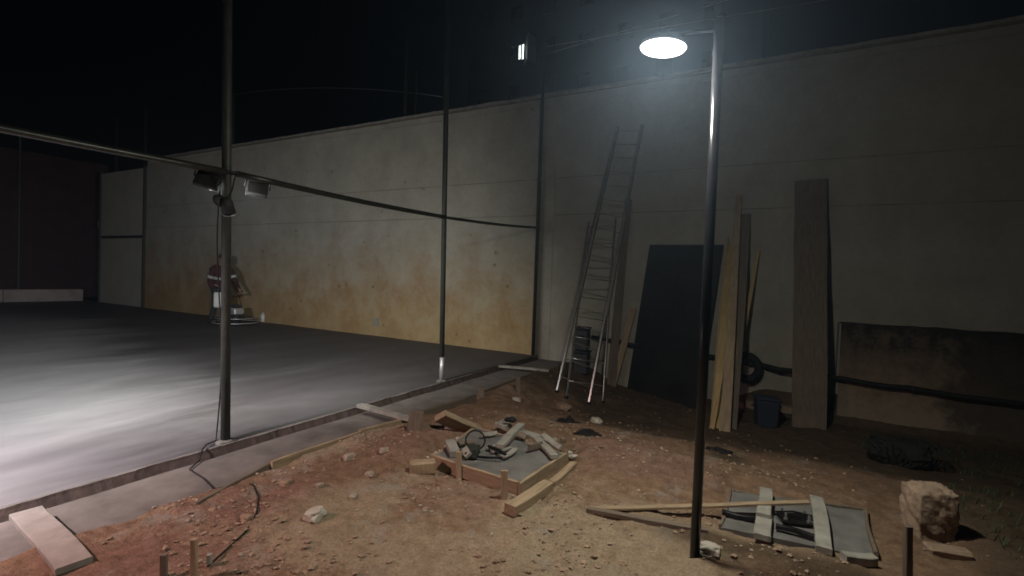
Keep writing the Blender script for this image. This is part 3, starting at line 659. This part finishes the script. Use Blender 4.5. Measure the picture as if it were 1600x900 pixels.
off((778, 662), (795, 666), .13, .04, M['cemwood'], 'stubby pale block behind the long board on the footing', .09, .09, wd=(0, 1, 0))
off((704, 690), (710, 710), .085, .05, M['cemwood'], 'pale wooden block at the left corner of the square footing', .12, .10)
off((760, 700), (782, 696), .035, .02, M['cemwood'], 'short white lath crossing others at the footing centre', .10, .11, wd=(0, 1, 0))
off((768, 706), (800, 700), .035, .02, M['rim'], 'lowest pale lath of the crossed pile on the footing', .095, .095, wd=(0, 1, 0))
off((786, 714), (806, 702), .05, .02, M['cemwood'], 'pale lath at the front of the crossed pile on the footing', .10, .10)
off((764, 697), (790, 710), .03, .02, M['steel'], 'dark thin bar among the crossed laths on the footing', .115, .115)
off((735, 712), (785, 716), .018, .018, M['steel'], 'thin dark rod lying on the front of the square footing', .10, .10)
for k, (a, b_, w_, lb) in enumerate([((716, 694), (740, 690), .05, 'short dusty lath at the back left of the footing'), ((752, 680), (776, 676), .04, 'thin chip lying at the back of the footing'),
    ((826, 700), (846, 694), .05, 'small flat offcut near the middle right of the footing'), ((848, 680), (876, 700), .05, 'narrow lath along the right edge of the footing'), ((800, 676), (822, 684), .06, 'broken piece beside the long board on the footing'),
    ((725, 702), (733, 712), .06, 'stubby dusty piece left of the hoop on the footing')]):
    off(a, b_, w_, .025, M['cemwood'] if k % 2 else M['old'], lb, .105+.006*k, .10+.008*(k % 3), wd=(.3, 1, .2*k))
# hoop and heap
p = surf(742, 706); q = thing('hoop', 'black wire hoop standing upright on the left of the square footing', 'hoop', p)
bm = bmesh.new(); torus(bm, (0, 0, .10), .082, .007, 36, 6, Euler((radians(80), 0, YAW))); obj('ring', bm, M['rubber'], q, True)
bm = bmesh.new(); tube(bm, [(0, 0, .02), (.03, -.08, .02), (.035, -.10, -.09)], .006, 6); obj('lead', bm, M['rubber'], q)
bm = bmesh.new(); rock_bm((.11, .07, .05), 3, .5, 3, bm); tag(obj('rag_bundle', bm, M['netting'], loc=surf(738, 711)+Vector((0, 0, .03))), 'dark green bundle at the foot of the black hoop', 'bundle')
bm = bmesh.new(); rock_bm((.07, .035, .03), 3, .4, 5, bm); o = obj('glove', bm, M['rubber'], smooth=True, loc=surf(797, 668)+Vector((0, 0, .08))); o.rotation_euler = (0, -.3, .9); tag(o, 'black glove beside the top of the long board on the footing', 'glove')
bm = bmesh.new(); rock_bm((.03, .03, .035), 2, .3, 6, bm); tag(obj('brass_fitting', bm, M['old'], loc=surf(880, 692)+Vector((0, 0, .03))), 'small dark fitting at the back right corner of the square footing', 'fitting')
# extra board in front
a = at_z(797, 788, .075); b_ = at_z(858, 752, .075)
plank('loose_board', a-Vector((0, 0, .035)), b_-Vector((0, 0, .035)), .09, .07, M['wood'], 'pale loose board on the soil in front of the formwork corner', 'board', wdir=(1, -.3, 0))
a = at_z(862, 749, .06); b_ = at_z(897, 722, .05)
plank('loose_board', a-Vector((0, 0, .04)), b_-Vector((0, 0, .03)), .06, .06, M['wood'], 'second loose board continuing towards the right of the formwork', 'board', wdir=(1, -.3, 0))
p = spot(660, 738); bm = bmesh.new(); box(bm, (0, 0, .045), (.2, .1, .10), Euler((0, 0, .75)), bev=.01, jit=.004); tag(obj('wood_block', bm, M['wood'], loc=p), 'chunky wood block on the soil left of the formwork frame', 'block')

# ------------------------------------------------------------------ pad 2
Q = [at_z(1126, 824, .02), at_z(1368, 872, .02), at_z(1352, 798, .02), at_z(1142, 766, .02)]
for v in Q: v.z = 0
o = pad('round_cornered_footing', Q, -.05, .018, M['pad'], '', amp=.008); o.name = 'concrete_footing'; tag(o, 'dark grey concrete footing with anchor steel, right of the lamp post', 'footing')
f2 = thing('footing_formwork', 'low cement crusted formwork rim round the footing right of the lamp post', 'formwork', (0, 0, 0))
c2 = sum(Q, Vector())/4
for a, b_, hh in ((Q[1], Q[2], .05), (Q[2], Q[3], .035), (Q[3], Q[0], .04)):
    e = (b_-a)*.02; obj('board', plank_bm(a+e+Vector((0, 0, hh/2-.005)), b_-e+Vector((0, 0, hh/2-.005)), hh, .02, (0, 0, 1), segs=9, warp=.008), M['old'], f2)
plank('rim_board', at_z(1318, 872, .05), at_z(1366, 874, .05), .06, .05, M['cemwood'], 'pale crusted board end at the front right corner of the right footing', 'board', wdir=(0, 1, 0))
off((1197, 766), (1194, 806), .085, .03, M['cemwood'], 'far half of the pale board across the left of the right footing', .07, .09, g='boards across the right footing', cat='board', nm='cross_board')
off((1193, 802), (1192, 840), .095, .035, M['cemwood'], 'near half of the pale board across the left of the right footing', .06, .06, g='boards across the right footing', cat='board', nm='cross_board')
off((1276, 780), (1289, 860), .085, .04, M['cemwood'], 'pale board across the middle of the right footing', .08, .05, g='boards across the right footing', cat='board', nm='cross_board')
p = spot(915, 797); q_ = at_z(1264, 786, .115); plank('long_lath', p+Vector((0, 0, .012)), q_, .045, .02, M['wood'], 'long thin pale lath from the soil across the right footing', 'lath', wdir=(0, 1, 0), segs=12)
p = spot(917, 799); q_ = spot(1106, 833); plank('edge_lath', p+Vector((0, 0, .01)), q_+Vector((0, 0, .012)), .035, .045, M['old'], 'dark half buried lath running to the lamp post foot', 'lath', wdir=(0, 0, 1), segs=10)
GB = 'dark bars on the right footing'
for (a, b_, lb) in (((1128, 800), (1186, 812), 'dark steel bar on the left of the right footing'), ((1212, 822), (1272, 838), 'dark steel bar between the two boards of the right footing')):
    off(a, b_, .03, .03, M['steel'], lb, .045, .045, g=GB, cat='bar', nm='steel_bar', wd=(0, 1, 0))
p = at_z(1242, 812, .04); q = thing('anchor_plate', 'wet dark steel anchor plate with bolts in the middle of the right footing', 'anchor plate', (p.x, p.y, .035), .3)
bm = bmesh.new(); box(bm, (0, 0, .008), (.19, .13, .016), bev=.003); obj('plate', bm, M['steel'], q)
for (x, y) in ((-.07, -.04), (.07, -.04), (-.07, .04), (.07, .04)):
    bm = bmesh.new(); tube(bm, [(x, y, 0), (x, y, .06)], .008, 8); lathe(bm, [(.014, .016), (.014, .028)], (x, y, 0), 6); obj('bolt', bm, M['alu'], q)
bm = bmesh.new()
for k in range(3): tube(bm, [(-.12, -.03+.03*k, .03), (0, -.025+.03*k, .045), (.13, -.05+.04*k, .03)], .006, 6)
obj('wires', bm, M['steel'], q)

# ------------------------------------------------------------------ rough block, net roll, rags
p = spot(1452, 838); bm = bmesh.new(); v = bmesh.ops.create_cube(bm, size=1)['verts']
bmesh.ops.subdivide_edges(bm, edges=bm.edges[:], cuts=20, use_grid_fill=True)
for x in bm.verts:
    c = x.co.copy(); k = 1-.10*max(0, -c.z)*1.2; r = Vector((c.x*k, c.y*k, c.z)); rr = max(abs(c.x), abs(c.y), abs(c.z))
    sph = c.normalized()*.62; r = r.lerp(sph, .28)
    r += c.normalized()*(.07*fbm(c.x+c.z, c.y-c.z, 3, 4, 1)+.025*fbm(c.x-c.z*2, c.y+c.z, 9, 3, 2))
    x.co = Vector((r.x*.235, r.y*.21, r.z*.33))
o = obj('rough_block', bm, M['block'], smooth=True, loc=p+Vector((0, .05, .15))); o.rotation_euler = (.05, -.06, .35); tag(o, 'rough brown concrete block at the lower right', 'block')
p = spot(1480, 868); bm = bmesh.new(); box(bm, (0, 0, .02), (.24, .1, .06), Euler((0, .04, .3)), bev=.015, jit=.008); tag(obj('brick', bm, M['clod'], loc=p), 'pale broken brick lying in front of the rough block', 'brick')
p = spot(1408, 728); q = thing('net_roll', 'tangled black net roll on the ground before the low mouldy wall', 'net', p+Vector((0, .12, .13)), .15)
bm = bmesh.new(); rock_bm((.36, .20, .17), 4, .35, 9, bm); obj('core', bm, M['netting'], q)
bm = bmesh.new(); rnd = random.Random(3)
for k in range(70):
    a = rnd.uniform(-.36, .36); r = .19*(1-(a/.5)**2*.5); th = rnd.uniform(0, 2*pi); pts_ = []
    for i in range(7):
        th += .45; rr = r*rnd.uniform(.9, 1.15); pts_.append((a+rnd.uniform(-.03, .03)+i*.012, rr*cos(th), rr*.8*sin(th)))
    tube(bm, pts_, .005, 4, False)
obj('strands', bm, M['netting'], q)['kind'] = 'stuff'
def rag(px, py, s, seed, label):
    p = spot(px, py); bm = bmesh.new(); n_ = 14; g = []
    for j in range(n_+1):
        row = []
        for i in range(n_+1):
            u, v_ = i/n_-.5, j/n_-.5; d = math.hypot(u, v_)
            row.append(bm.verts.new((u*s*(1+.4*fbm(u+seed, v_, 3)), v_*s*.6*(1+.4*fbm(u, v_+seed, 3)), .3*s*max(0, .5-d)*(1+1.3*fbm(u+seed, v_, 5))+.004)))
        g.append(row)
    for j in range(n_):
        for i in range(n_): bm.faces.new((g[j][i], g[j][i+1], g[j+1][i+1], g[j+1][i]))
    bmesh.ops.solidify(bm, geom=bm.faces[:], thickness=.006)
    o = obj('rag', bm, M['cloth'], loc=p); tag(o, label, 'rag', 'dark rags on the soil')
rag(886, 660, .30, 1, 'dark crumpled rag on the soil just below the ladder feet'); rag(921, 679, .32, 5, 'dark flat rag lying nearer the camera than the other')
rag(1122, 705, .26, 8, 'dark sheet standing in for the shadow hole right behind the lamp post')  # dark sheet laid where there is only a shadowed hollow
# individual stones
GT = 'loose stones on the soil'
for k, (px, py, s, mt, lb) in enumerate([(492, 808, .075, 'rubble', 'largest pale stone lying alone on the soil at the lower left'), (807, 626, .07, 'rubble', 'pale stone at the foot of the lone stake'),
    (932, 660, .085, 'rubble', 'pale stone beside the two dark rags'), (545, 716, .06, 'crumb', 'pale clod beside the strip edge board'), (578, 743, .045, 'crumb', 'small pale stone below the edge board'),
    (552, 778, .04, 'crumb', 'small pale upright stone in the middle of the soil'), (600, 706, .05, 'crumb', 'pale chip near the edge board end'), (385, 812, .05, 'clod', 'reddish clod by the looping cable'),
    (447, 757, .05, 'clod', 'reddish clod right of the cable loop'), (1215, 640, .05, 'clod', 'clod beside the blue bin'), (880, 640, .13, 'clod', 'broad low clod under the ladder feet'), (500, 760, .035, 'crumb', 'little stone above the largest pale one'),
    (1108, 862, .07, 'rubble', 'pale stone right behind the lamp post foot'), (940, 798, .03, 'rubble', 'tiny stone at the tip of the long lath')]):
    p = spot(px, py); bm = bmesh.new(); rock_bm((s, s*.8, s*.55), 3, .45, k*3+1, bm); tag(obj('stone', bm, M[mt], loc=p+Vector((0, 0, s*.22))), lb, 'stone', GT)
# gravel (uncountable), heaviest by the footings
bm = bmesh.new(); rnd = random.Random(11)
def peb(x, y, s):
    z = soil(x, y) + s*.15; M_ = Matrix.Rotation(rnd.uniform(0, 6), 3, 'Z') @ Matrix.Rotation(rnd.uniform(-.5, .5), 3, 'X'); q = []
    for (a, b_, c) in ((1, 0, 0), (0, 1, 0), (-1, 0, 0), (0, -1, 0), (0, 0, .8), (0, 0, -.8), (.6, .6, .4), (-.6, .5, .4), (-.5, -.6, .4), (.6, -.5, .4)):
        q.append(bm_.verts.new(Vector((x, y, z)) + M_ @ Vector((a, b_*.8, c*.7))*s*rnd.uniform(.7, 1.15)))
    for f in ((0, 6, 9), (6, 4, 9), (1, 7, 6), (7, 4, 6), (2, 8, 7), (8, 4, 7), (3, 9, 8), (9, 4, 8), (0, 1, 6), (1, 2, 7), (2, 3, 8), (3, 0, 9)): bm_.faces.new([q[i] for i in f])
for nm, mt, n_, lb in (('gravel', 'crumb', 1300, 'pale rubble crumbs scattered over the soil'), ('soil_clods', 'clod', 5200, 'reddish clods scattered over the soil')):
    bm_ = bmesh.new(); k = 0
    while k < n_:
        x = rnd.uniform(-3.5, 2.6); y = rnd.uniform(1.2, 8.6)
        if (-2.75 < x < -1.5 and 3.15 < y < 4.3) or (-.3 < x < .65 and 3.45 < y < 4.35): continue
        d = fbm(x, y, 1.4, 3, 20 if nm == 'gravel' else 30)
        if rnd.random() > (.28+d*1.3)*(1-.93*ss((x+.3)/1.0))*(1-.85*ss((y-4.4)/1.0)): continue
        s = .004+.016*rnd.random()**4 if nm == 'gravel' else .003+.024*rnd.random()**5
        peb(x, y, s); k += 1
    tag(obj(nm, bm_, M[mt]), lb, 'gravel' if nm == 'gravel' else 'clods', kind='stuff')
bm_ = bmesh.new()
for k in range(230):       # debris banked behind and beside footing 1
    t_ = rnd.random(); p = (D_.lerp(C_, t_) if k % 3 else A_.lerp(D_, t_)) + Vector((rnd.gauss(0, .05), rnd.gauss(.03, .05), 0)); peb(p.x, p.y, rnd.uniform(.012, .04))
for v in bm_.verts: v.co.z += .03
tag(obj('rubble_bank', bm_, M['rubble']), 'grey rubble piled along the back edge of the square footing', 'rubble', kind='stuff')
# grass at the right
bm = bmesh.new(); rnd = random.Random(5)
for k in range(5200):
    x = rnd.uniform(.9, 4.2); y = rnd.uniform(3.4, 8.3)
    if fbm(x, y, 1.1, 3, 40) + (x-1.9)*.22 < .12: continue
    z = soil(x, y); a = rnd.uniform(0, 6.3); h = rnd.uniform(.02, .07); b_ = Vector((cos(a), sin(a), 0)); w_ = Vector((-sin(a), cos(a), 0))*.004
    p = Vector((x, y, z-.005)); v = [bm.verts.new(q) for q in (p-w_, p+w_, p+b_*h*.3+w_*.7+Vector((0, 0, h*.7)), p+b_*h*.3-w_*.7+Vector((0, 0, h*.7)), p+b_*h*.8+Vector((0, 0, h)))]
    bm.faces.new(v[:4]); bm.faces.new((v[3], v[2], v[4]))
tag(obj('grass', bm, M['grass']), 'short dark grass in patches on the right of the site', 'grass', kind='stuff')
p = spot(1594, 651); bm = bmesh.new(); lathe(bm, [(.03, 0), (.035, .01), (.035, .10), (.015, .12), (.015, .14)], seg=12, rot=Euler((1.4, 0, 1.0))); M['cyan'] = simple('faded_cyan_plastic', (.05, .20, .22), (.07, .26, .28), .5, scale=3, bs=0)
tag(obj('bottle', bm, M['cyan'], smooth=True, loc=p+Vector((0, 0, .04))), 'faded cyan plastic bottle lying at the right edge', 'bottle')

# ------------------------------------------------------------------ power trowel and its operator
mp = at_z(368, 507, 0); mach = thing('power_trowel', 'walk-behind power trowel with round guard ring on the far part of the court', 'machine', mp)
mp_l = Vector((0, 0, 0)); Rr = .56
bm = bmesh.new(); torus(bm, (0, 0, .07), Rr, .014, 44, 6); obj('guard_ring', bm, M['galv'], mach, True)
bm = bmesh.new(); torus(bm, (0, 0, .19), Rr*.88, .012, 44, 6); obj('guard_ring', bm, M['galv'], mach, True)
bm = bmesh.new()
for k in range(8):
    a = k*pi/4; tube(bm, [(Rr*cos(a), Rr*sin(a), .07), (Rr*.88*cos(a), Rr*.88*sin(a), .19), (.1*cos(a), .1*sin(a), .26)], .009, 5)
obj('guard_spokes', bm, M['housing'], mach)
for k in range(4):
    bm = bmesh.new(); a = k*pi/2+.4; box(bm, (.29*cos(a), .29*sin(a), .022), (.42, .15, .008), Euler((.12, 0, a)), bev=.002); obj('blade', bm, M['steel'], mach)
bm = bmesh.new(); lathe(bm, [(.10, .03), (.13, .08), (.13, .20), (.09, .27)], seg=16); obj('gearbox', bm, M['housing'], mach, True)
bm = bmesh.new(); box(bm, (.03, 0, .37), (.30, .28, .18), bev=.03)
for k in range(6): box(bm, (.03, -.145, .30+k*.026), (.24, .02, .008))
obj('engine', bm, M['galv'], mach)
bm = bmesh.new(); box(bm, (.0, .02, .50), (.26, .2, .09), bev=.03); obj('fuel_tank', bm, M['housing'], mach)
hd = Vector((-.50, -.08, 0)).normalized(); H0 = Vector((-.1, 0, .28)); H1 = Vector((-.34, -.05, .88))
bm = bmesh.new(); tube(bm, [H0, H0.lerp(H1, .5)+Vector((0, 0, .03)), H1], .02, 8); obj('handle_tube', bm, M['housing'], mach, True)
sd = Vector((.878, .48, 0))
bm = bmesh.new(); tube(bm, [H1-sd*.40+Vector((0, 0, .03)), H1, H1+sd*.40+Vector((0, 0, .03))], .016, 8); obj('handlebar', bm, M['housing'], mach, True)
for s_ in (-1, 1):
    bm = bmesh.new(); tube(bm, [H1+sd*.30*s_+Vector((0, 0, .025)), H1+sd*.43*s_+Vector((0, 0, .035))], .023, 8); obj('grip', bm, M['rubber'], mach, True)
bm = bmesh.new(); box(bm, H1-sd*.12+Vector((0, -.1, -.22)), (.24, .16, .42), Euler((0, 0, YAW)), bev=.03); obj('water_tank', bm, M['tank'], mach)['label'] = 'white upright water tank hung under the handlebar'
p = at_z(411, 503, 0); bm = bmesh.new(); lathe(bm, [(.07, 0), (.08, .02), (.08, .2), (.05, .24), (.03, .25), (.03, .28)], seg=16); tag(obj('canister', bm, M['white'], smooth=True, loc=p), 'small white canister on the court by the wall foot', 'canister')

def skin_mesh(name, pts, edges, radii, mat, parent, sub=2, root=0):
    me = bpy.data.meshes.new(name); me.from_pydata([tuple(p) for p in pts], edges, []); me.materials.append(mat)
    o = bpy.data.objects.new(name, me); C.objects.link(o); o.parent = parent
    md = o.modifiers.new('skin', 'SKIN'); md.use_smooth_shade = True
    if not me.skin_vertices:
        bpy.context.view_layer.update()
    for i, r in enumerate(radii): me.skin_vertices[0].data[i].radius = (r, r) if not isinstance(r, tuple) else r
    me.skin_vertices[0].data[root].use_root = True
    sb = o.modifiers.new('sub', 'SUBSURF'); sb.levels = sub; sb.render_levels = sub
    return o
# operator stands behind the handlebar, leaning over it towards the machine (local +x)
pp = mp + Vector((-.68, -.06, 0)); per = thing('person', 'person in a maroon jacket with reflective bands guiding the power trowel', 'person', pp)
S = 1.07
def V(x, y, z): return Vector((x*S, y*S, z*S))
sp_ = {'pel': V(0, 0, .95), 'wai': V(.05, 0, 1.10), 'che': V(.08, 0, 1.33), 'sho': V(.08, 0, 1.47), 'nec': V(.08, 0, 1.56), 'hd1': V(.11, 0, 1.64), 'hd2': V(.12, 0, 1.74)}
pts = list(sp_.values()); rad = [(.15*S, .12*S), (.14*S, .11*S), (.17*S, .125*S), (.13*S, .10*S), (.055*S, .055*S), (.082*S, .075*S), (.085*S, .09*S)]
ed = [(0, 1), (1, 2), (2, 3), (3, 4), (4, 5), (5, 6)]
g_l = [H1+mp-pp+sd*.36*s_+Vector((0, 0, .05)) for s_ in (1, -1)]
arm_pts = []
for s_, hnd in ((1, g_l[0]), (-1, g_l[1])):
    sh = V(.08, .20*s_, 1.44); el = sh.lerp(hnd, .5)+Vector((-.08, .08*s_, -.10)); b0_ = len(pts)
    pts += [sh, el, hnd]; rad += [.062*S, .045*S, .03*S]; ed += [(3, b0_), (b0_, b0_+1), (b0_+1, b0_+2)]; arm_pts.append((sh, el, hnd))
leg_pts = []
for s_, fx in ((1, .10), (-1, -.14)):
    hp = V(0, .10*s_, .88); kn = V(.06+fx*.4, .11*s_, .50); an = V(fx, .12*s_, .10); to = V(fx+.17, .13*s_, .04); b0_ = len(pts)
    pts += [hp, kn, an, to]; rad += [.095*S, .062*S, .042*S, .04*S]; ed += [(0, b0_), (b0_, b0_+1), (b0_+1, b0_+2), (b0_+2, b0_+3)]; leg_pts.append((hp, kn, an, to))
skin_mesh('body', pts, ed, rad, M['skin'], per)
jp = [sp_['pel']+Vector((0, 0, -.02)), sp_['wai'], sp_['che'], sp_['sho'], sp_['nec']+Vector((0, 0, -.01))]; jr = [(.185*S, .155*S), (.175*S, .145*S), (.20*S, .155*S), (.155*S, .125*S), (.075*S, .075*S)]; je = [(0, 1), (1, 2), (2, 3), (3, 4)]
for (sh, el, hnd) in arm_pts:
    k = len(jp); jp += [sh, el, el.lerp(hnd, .85)]; jr += [.085*S, .066*S, .05*S]; je += [(3, k), (k, k+1), (k+1, k+2)]
jk = skin_mesh('jacket', jp, je, jr, M['jacket'], per)
tp_ = [sp_['pel']]; tr_ = [(.165*S, .135*S)]; te = []
for (hp, kn, an, to) in leg_pts:
    k = len(tp_); tp_ += [hp, kn, an]; tr_ += [.112*S, .08*S, .066*S]; te += [(0, k), (k, k+1), (k+1, k+2)]
skin_mesh('trousers', tp_, te, tr_, M['trousers'], per)
for (hp, kn, an, to) in leg_pts:
    bm = bmesh.new(); rock_bm((.17, .075, .08), 3, .1, 1, bm, (an+to)/2+Vector((0, 0, -.015))); 
    obj('boot', bm, M['rubber'], per, True)
hc = sp_['hd1'].lerp(sp_['hd2'], .5)
bm = bmesh.new(); bmesh.ops.create_uvsphere(bm, u_segments=16, v_segments=10, radius=1)
for v in bm.verts: v.co = hc + Vector((v.co.x*.118-.012, v.co.y*.098, max(v.co.z, -.15-.4*(v.co.x < 0))*.125+.03))
obj('hair', bm, M['hair'], per, True)
bm = bmesh.new()
for s_ in (-1, 1):
    rock_bm((.012, .012, .010), 1, 0, 1, bm, hc+Vector((.098, .034*s_, .0)))
obj('eyes', bm, M['hair'], per, True)
bm = bmesh.new(); rock_bm((.02, .014, .025), 2, .1, 1, bm, hc+Vector((.105, 0, -.025))); obj('nose', bm, M['skin'], per, True)
bm = bmesh.new(); box(bm, hc+Vector((.095, 0, -.065)), (.01, .045, .01), bev=.003); obj('mouth', bm, M['jacket'], per)
for s_ in (-1, 1):
    bm = bmesh.new(); rock_bm((.016, .010, .028), 2, .1, 1, bm, hc+Vector((.0, .088*s_, -.01))); obj('ear', bm, M['skin'], per, True)
# reflective bands: round the chest and both sleeves
def band(c, ax, rx, ry, h, par, y2x=True):
    ax = ax.normalized(); q = ax.to_track_quat('Z', 'Y').to_matrix(); bm = bmesh.new(); n_ = 28; rg = []
    yv = Vector((0, 1, 0)); yv = (yv-ax*yv.dot(ax)).normalized(); xv = yv.cross(ax)
    for z in (-h/2, h/2): rg.append([bm.verts.new(c + xv*rx*cos(2*pi*j/n_) + yv*ry*sin(2*pi*j/n_) + ax*z) for j in range(n_)])
    for j in range(n_): bm.faces.new((rg[0][j], rg[0][(j+1) % n_], rg[1][(j+1) % n_], rg[1][j]))
    bmesh.ops.solidify(bm, geom=bm.faces[:], thickness=.004); return obj('reflective_band', bm, M['stripe'], par, True)
band(sp_['wai'].lerp(sp_['che'], .35), sp_['che']-sp_['wai'], .185*S, .21*S, .07, jk)
for (sh, el, hnd) in arm_pts: band(sh.lerp(el, .62), el-sh, .086*S, .086*S, .075, jk)
# hands: palm, four fingers and a thumb closed round each grip
for (sh, el, hnd) in arm_pts:
    bm = bmesh.new(); g_ = hnd-Vector((0, 0, .04)); rock_bm((.035, .045, .022), 2, .1, 2, bm, hnd)
    for k in range(4):
        b_ = g_ + sd*(-.033+.022*k); rr = (.034, .037, .035, .031)[k]
        tube(bm, [b_+Vector((-.01, 0, .045)), b_+Vector((rr*.9, 0, .03)), b_+Vector((rr, 0, -.005)), b_+Vector((rr*.3, 0, -.032))], .0095, 7, r1=.0075)
    tube(bm, [g_-sd*.035+Vector((-.02, 0, .035)), g_-sd*.04+Vector((-.034, 0, .0)), g_-sd*.01+Vector((-.02, 0, -.028))], .011, 7, r1=.009)
    obj('hand', bm, M['skin'], per, True)

# ------------------------------------------------------------------ beyond the wall
bp = at_y(815, 82, 34)
apt = thing('apartment_building', 'dark apartment block behind the wall with a single lit window', 'building', (bp.x, 34, 0))
bm = bmesh.new(); box(bm, (6, 5, 13), (22, 10, 27)); obj('wall', bm, M['facade'], apt)
bm = bmesh.new(); box(bm, (6, 4.6, 26.65), (22.6, 11, .3)); obj('roof', bm, M['facade'], apt)
def win(x, z, w_, h_, lit):
    bm = bmesh.new(); 
    for (cx, cz, a, b_) in ((x, z+h_/2, w_+.16, .08), (x, z-h_/2, w_+.16, .08), (x-w_/2, z, .08, h_-.08), (x+w_/2, z, .08, h_-.08)): box(bm, (cx, -.05, cz), (a, .14, b_))
    f = obj('window', bm, M['facade'], apt); bm = bmesh.new(); box(bm, (x, -.02, z), (w_-.08, .04, h_-.08)); obj('pane', bm, M['lit'] if lit else M['glassdark'], f)
for fl in range(7):
    for c in range(7):
        z = bp.z-9.3+fl*3.1; x = -3.4+c*2.9+.0
        if z < 5: continue
        win(x+3.4-2.9 if False else x, z, 1.1, 1.2, False)
win(0.0, bp.z, .56, 1.25, True)
bm = bmesh.new(); v = [bm.verts.new(c) for c in ((.30, -.06, bp.z-1.1), (1.02, -.95, bp.z-1.1), (1.02, -.95, bp.z+.95), (.30, -.06, bp.z+.75), (1.25, -.02, bp.z-1.1), (1.25, -.02, bp.z+.95))]
for f in ((0, 1, 2, 3), (1, 4, 5, 2), (0, 4, 1), (3, 2, 5)): bm.faces.new([v[i] for i in f])
obj('window_recess', bm, M['white'], apt)['label'] = 'pale projecting side wall lit by the window'
# roof of a house just behind the wall
hs = thing('house', 'dark low house whose roof shows faintly above the left of the wall', 'house', (-12, 17, 0))
bm = bmesh.new(); box(bm, (0, 2, 3.4), (12, 6, 6.8)); obj('wall', bm, M['facade'], hs)
bm = bmesh.new(); v = [bm.verts.new(c) for c in ((-6.5, -1.6, 6.7), (6.5, -1.6, 6.7), (6.5, 5.6, 6.7), (-6.5, 5.6, 6.7), (-6.3, 2, 8.3), (6.3, 2, 8.3))]
for f in ((0, 1, 5, 4), (1, 2, 5), (2, 3, 4, 5), (3, 0, 4), (3, 2, 1, 0)): bm.faces.new([v[i] for i in f])
obj('roof', bm, M['facade'], hs)
# posts and cables behind the wall
for (px, pt, lb, r) in ((637, 55, 'thin faint post rising behind the wall left of the second fence post', .05), (651, 110, 'shorter faint post close right of another behind the wall', .03), (366, 143, 'faint post behind the wall just right of the near fence post', .04), (228, 165, 'faint post behind the far left end of the wall', .05), (183, 185, 'faint post above the pale hoarding', .05)):
    tp2 = at_y(px, pt, 9.75); bm = bmesh.new(); tube(bm, [(0, 0, 0), (0, 0, tp2.z)], r, 8); tag(obj('utility_post', bm, M['post'], smooth=True, loc=(tp2.x, 9.75, 0)), lb, 'post', 'posts behind the wall')
def cable(pa, pb, ya, yb, sag, r, label):
    a = at_y(*pa, ya); b_ = at_y(*pb, yb); bm = bmesh.new(); tube(bm, [a.lerp(b_, i/14)-Vector((0, 0, sag*4*(i/14)*(1-i/14))) for i in range(15)], r, 5)
    tag(obj('overhead_cable', bm, M['galv'], smooth=True), label, 'cable', 'overhead cables')
cable((366, 148), (690, 151), 9.75, 9.75, -.22, .004, 'thin pale cable between the faint posts behind the wall')
cable((852, 85), (1290, -46), 8.9, 9.8, 0, .005, 'overhead cable above and right of the lamp head')
cable((852, 73), (1400, -18), 8.9, 9.8, 0, .005, 'overhead cable passing behind the lamp post top')

# ------------------------------------------------------------------ thin humid night air
bm = bmesh.new(); box(bm, (-3, 20, 14), (70, 70, 33))
hz = obj('haze', bm, M['white']); hm = bpy.data.materials.new('haze_air'); hm.use_nodes = True; hn = hm.node_tree.nodes
for x in list(hn):
    if x.type == 'BSDF_PRINCIPLED': hn.remove(x)
pv = hn.new('ShaderNodeVolumePrincipled'); pv.inputs['Density'].default_value = HAZE; pv.inputs['Color'].default_value = (.55, .74, 1, 1); pv.inputs['Anisotropy'].default_value = .78
hm.node_tree.links.new(pv.outputs[0], hn['Material Output'].inputs['Volume']); hz.data.materials.clear(); hz.data.materials.append(hm); tag(hz, 'thin humid night air over the site', kind='stuff')
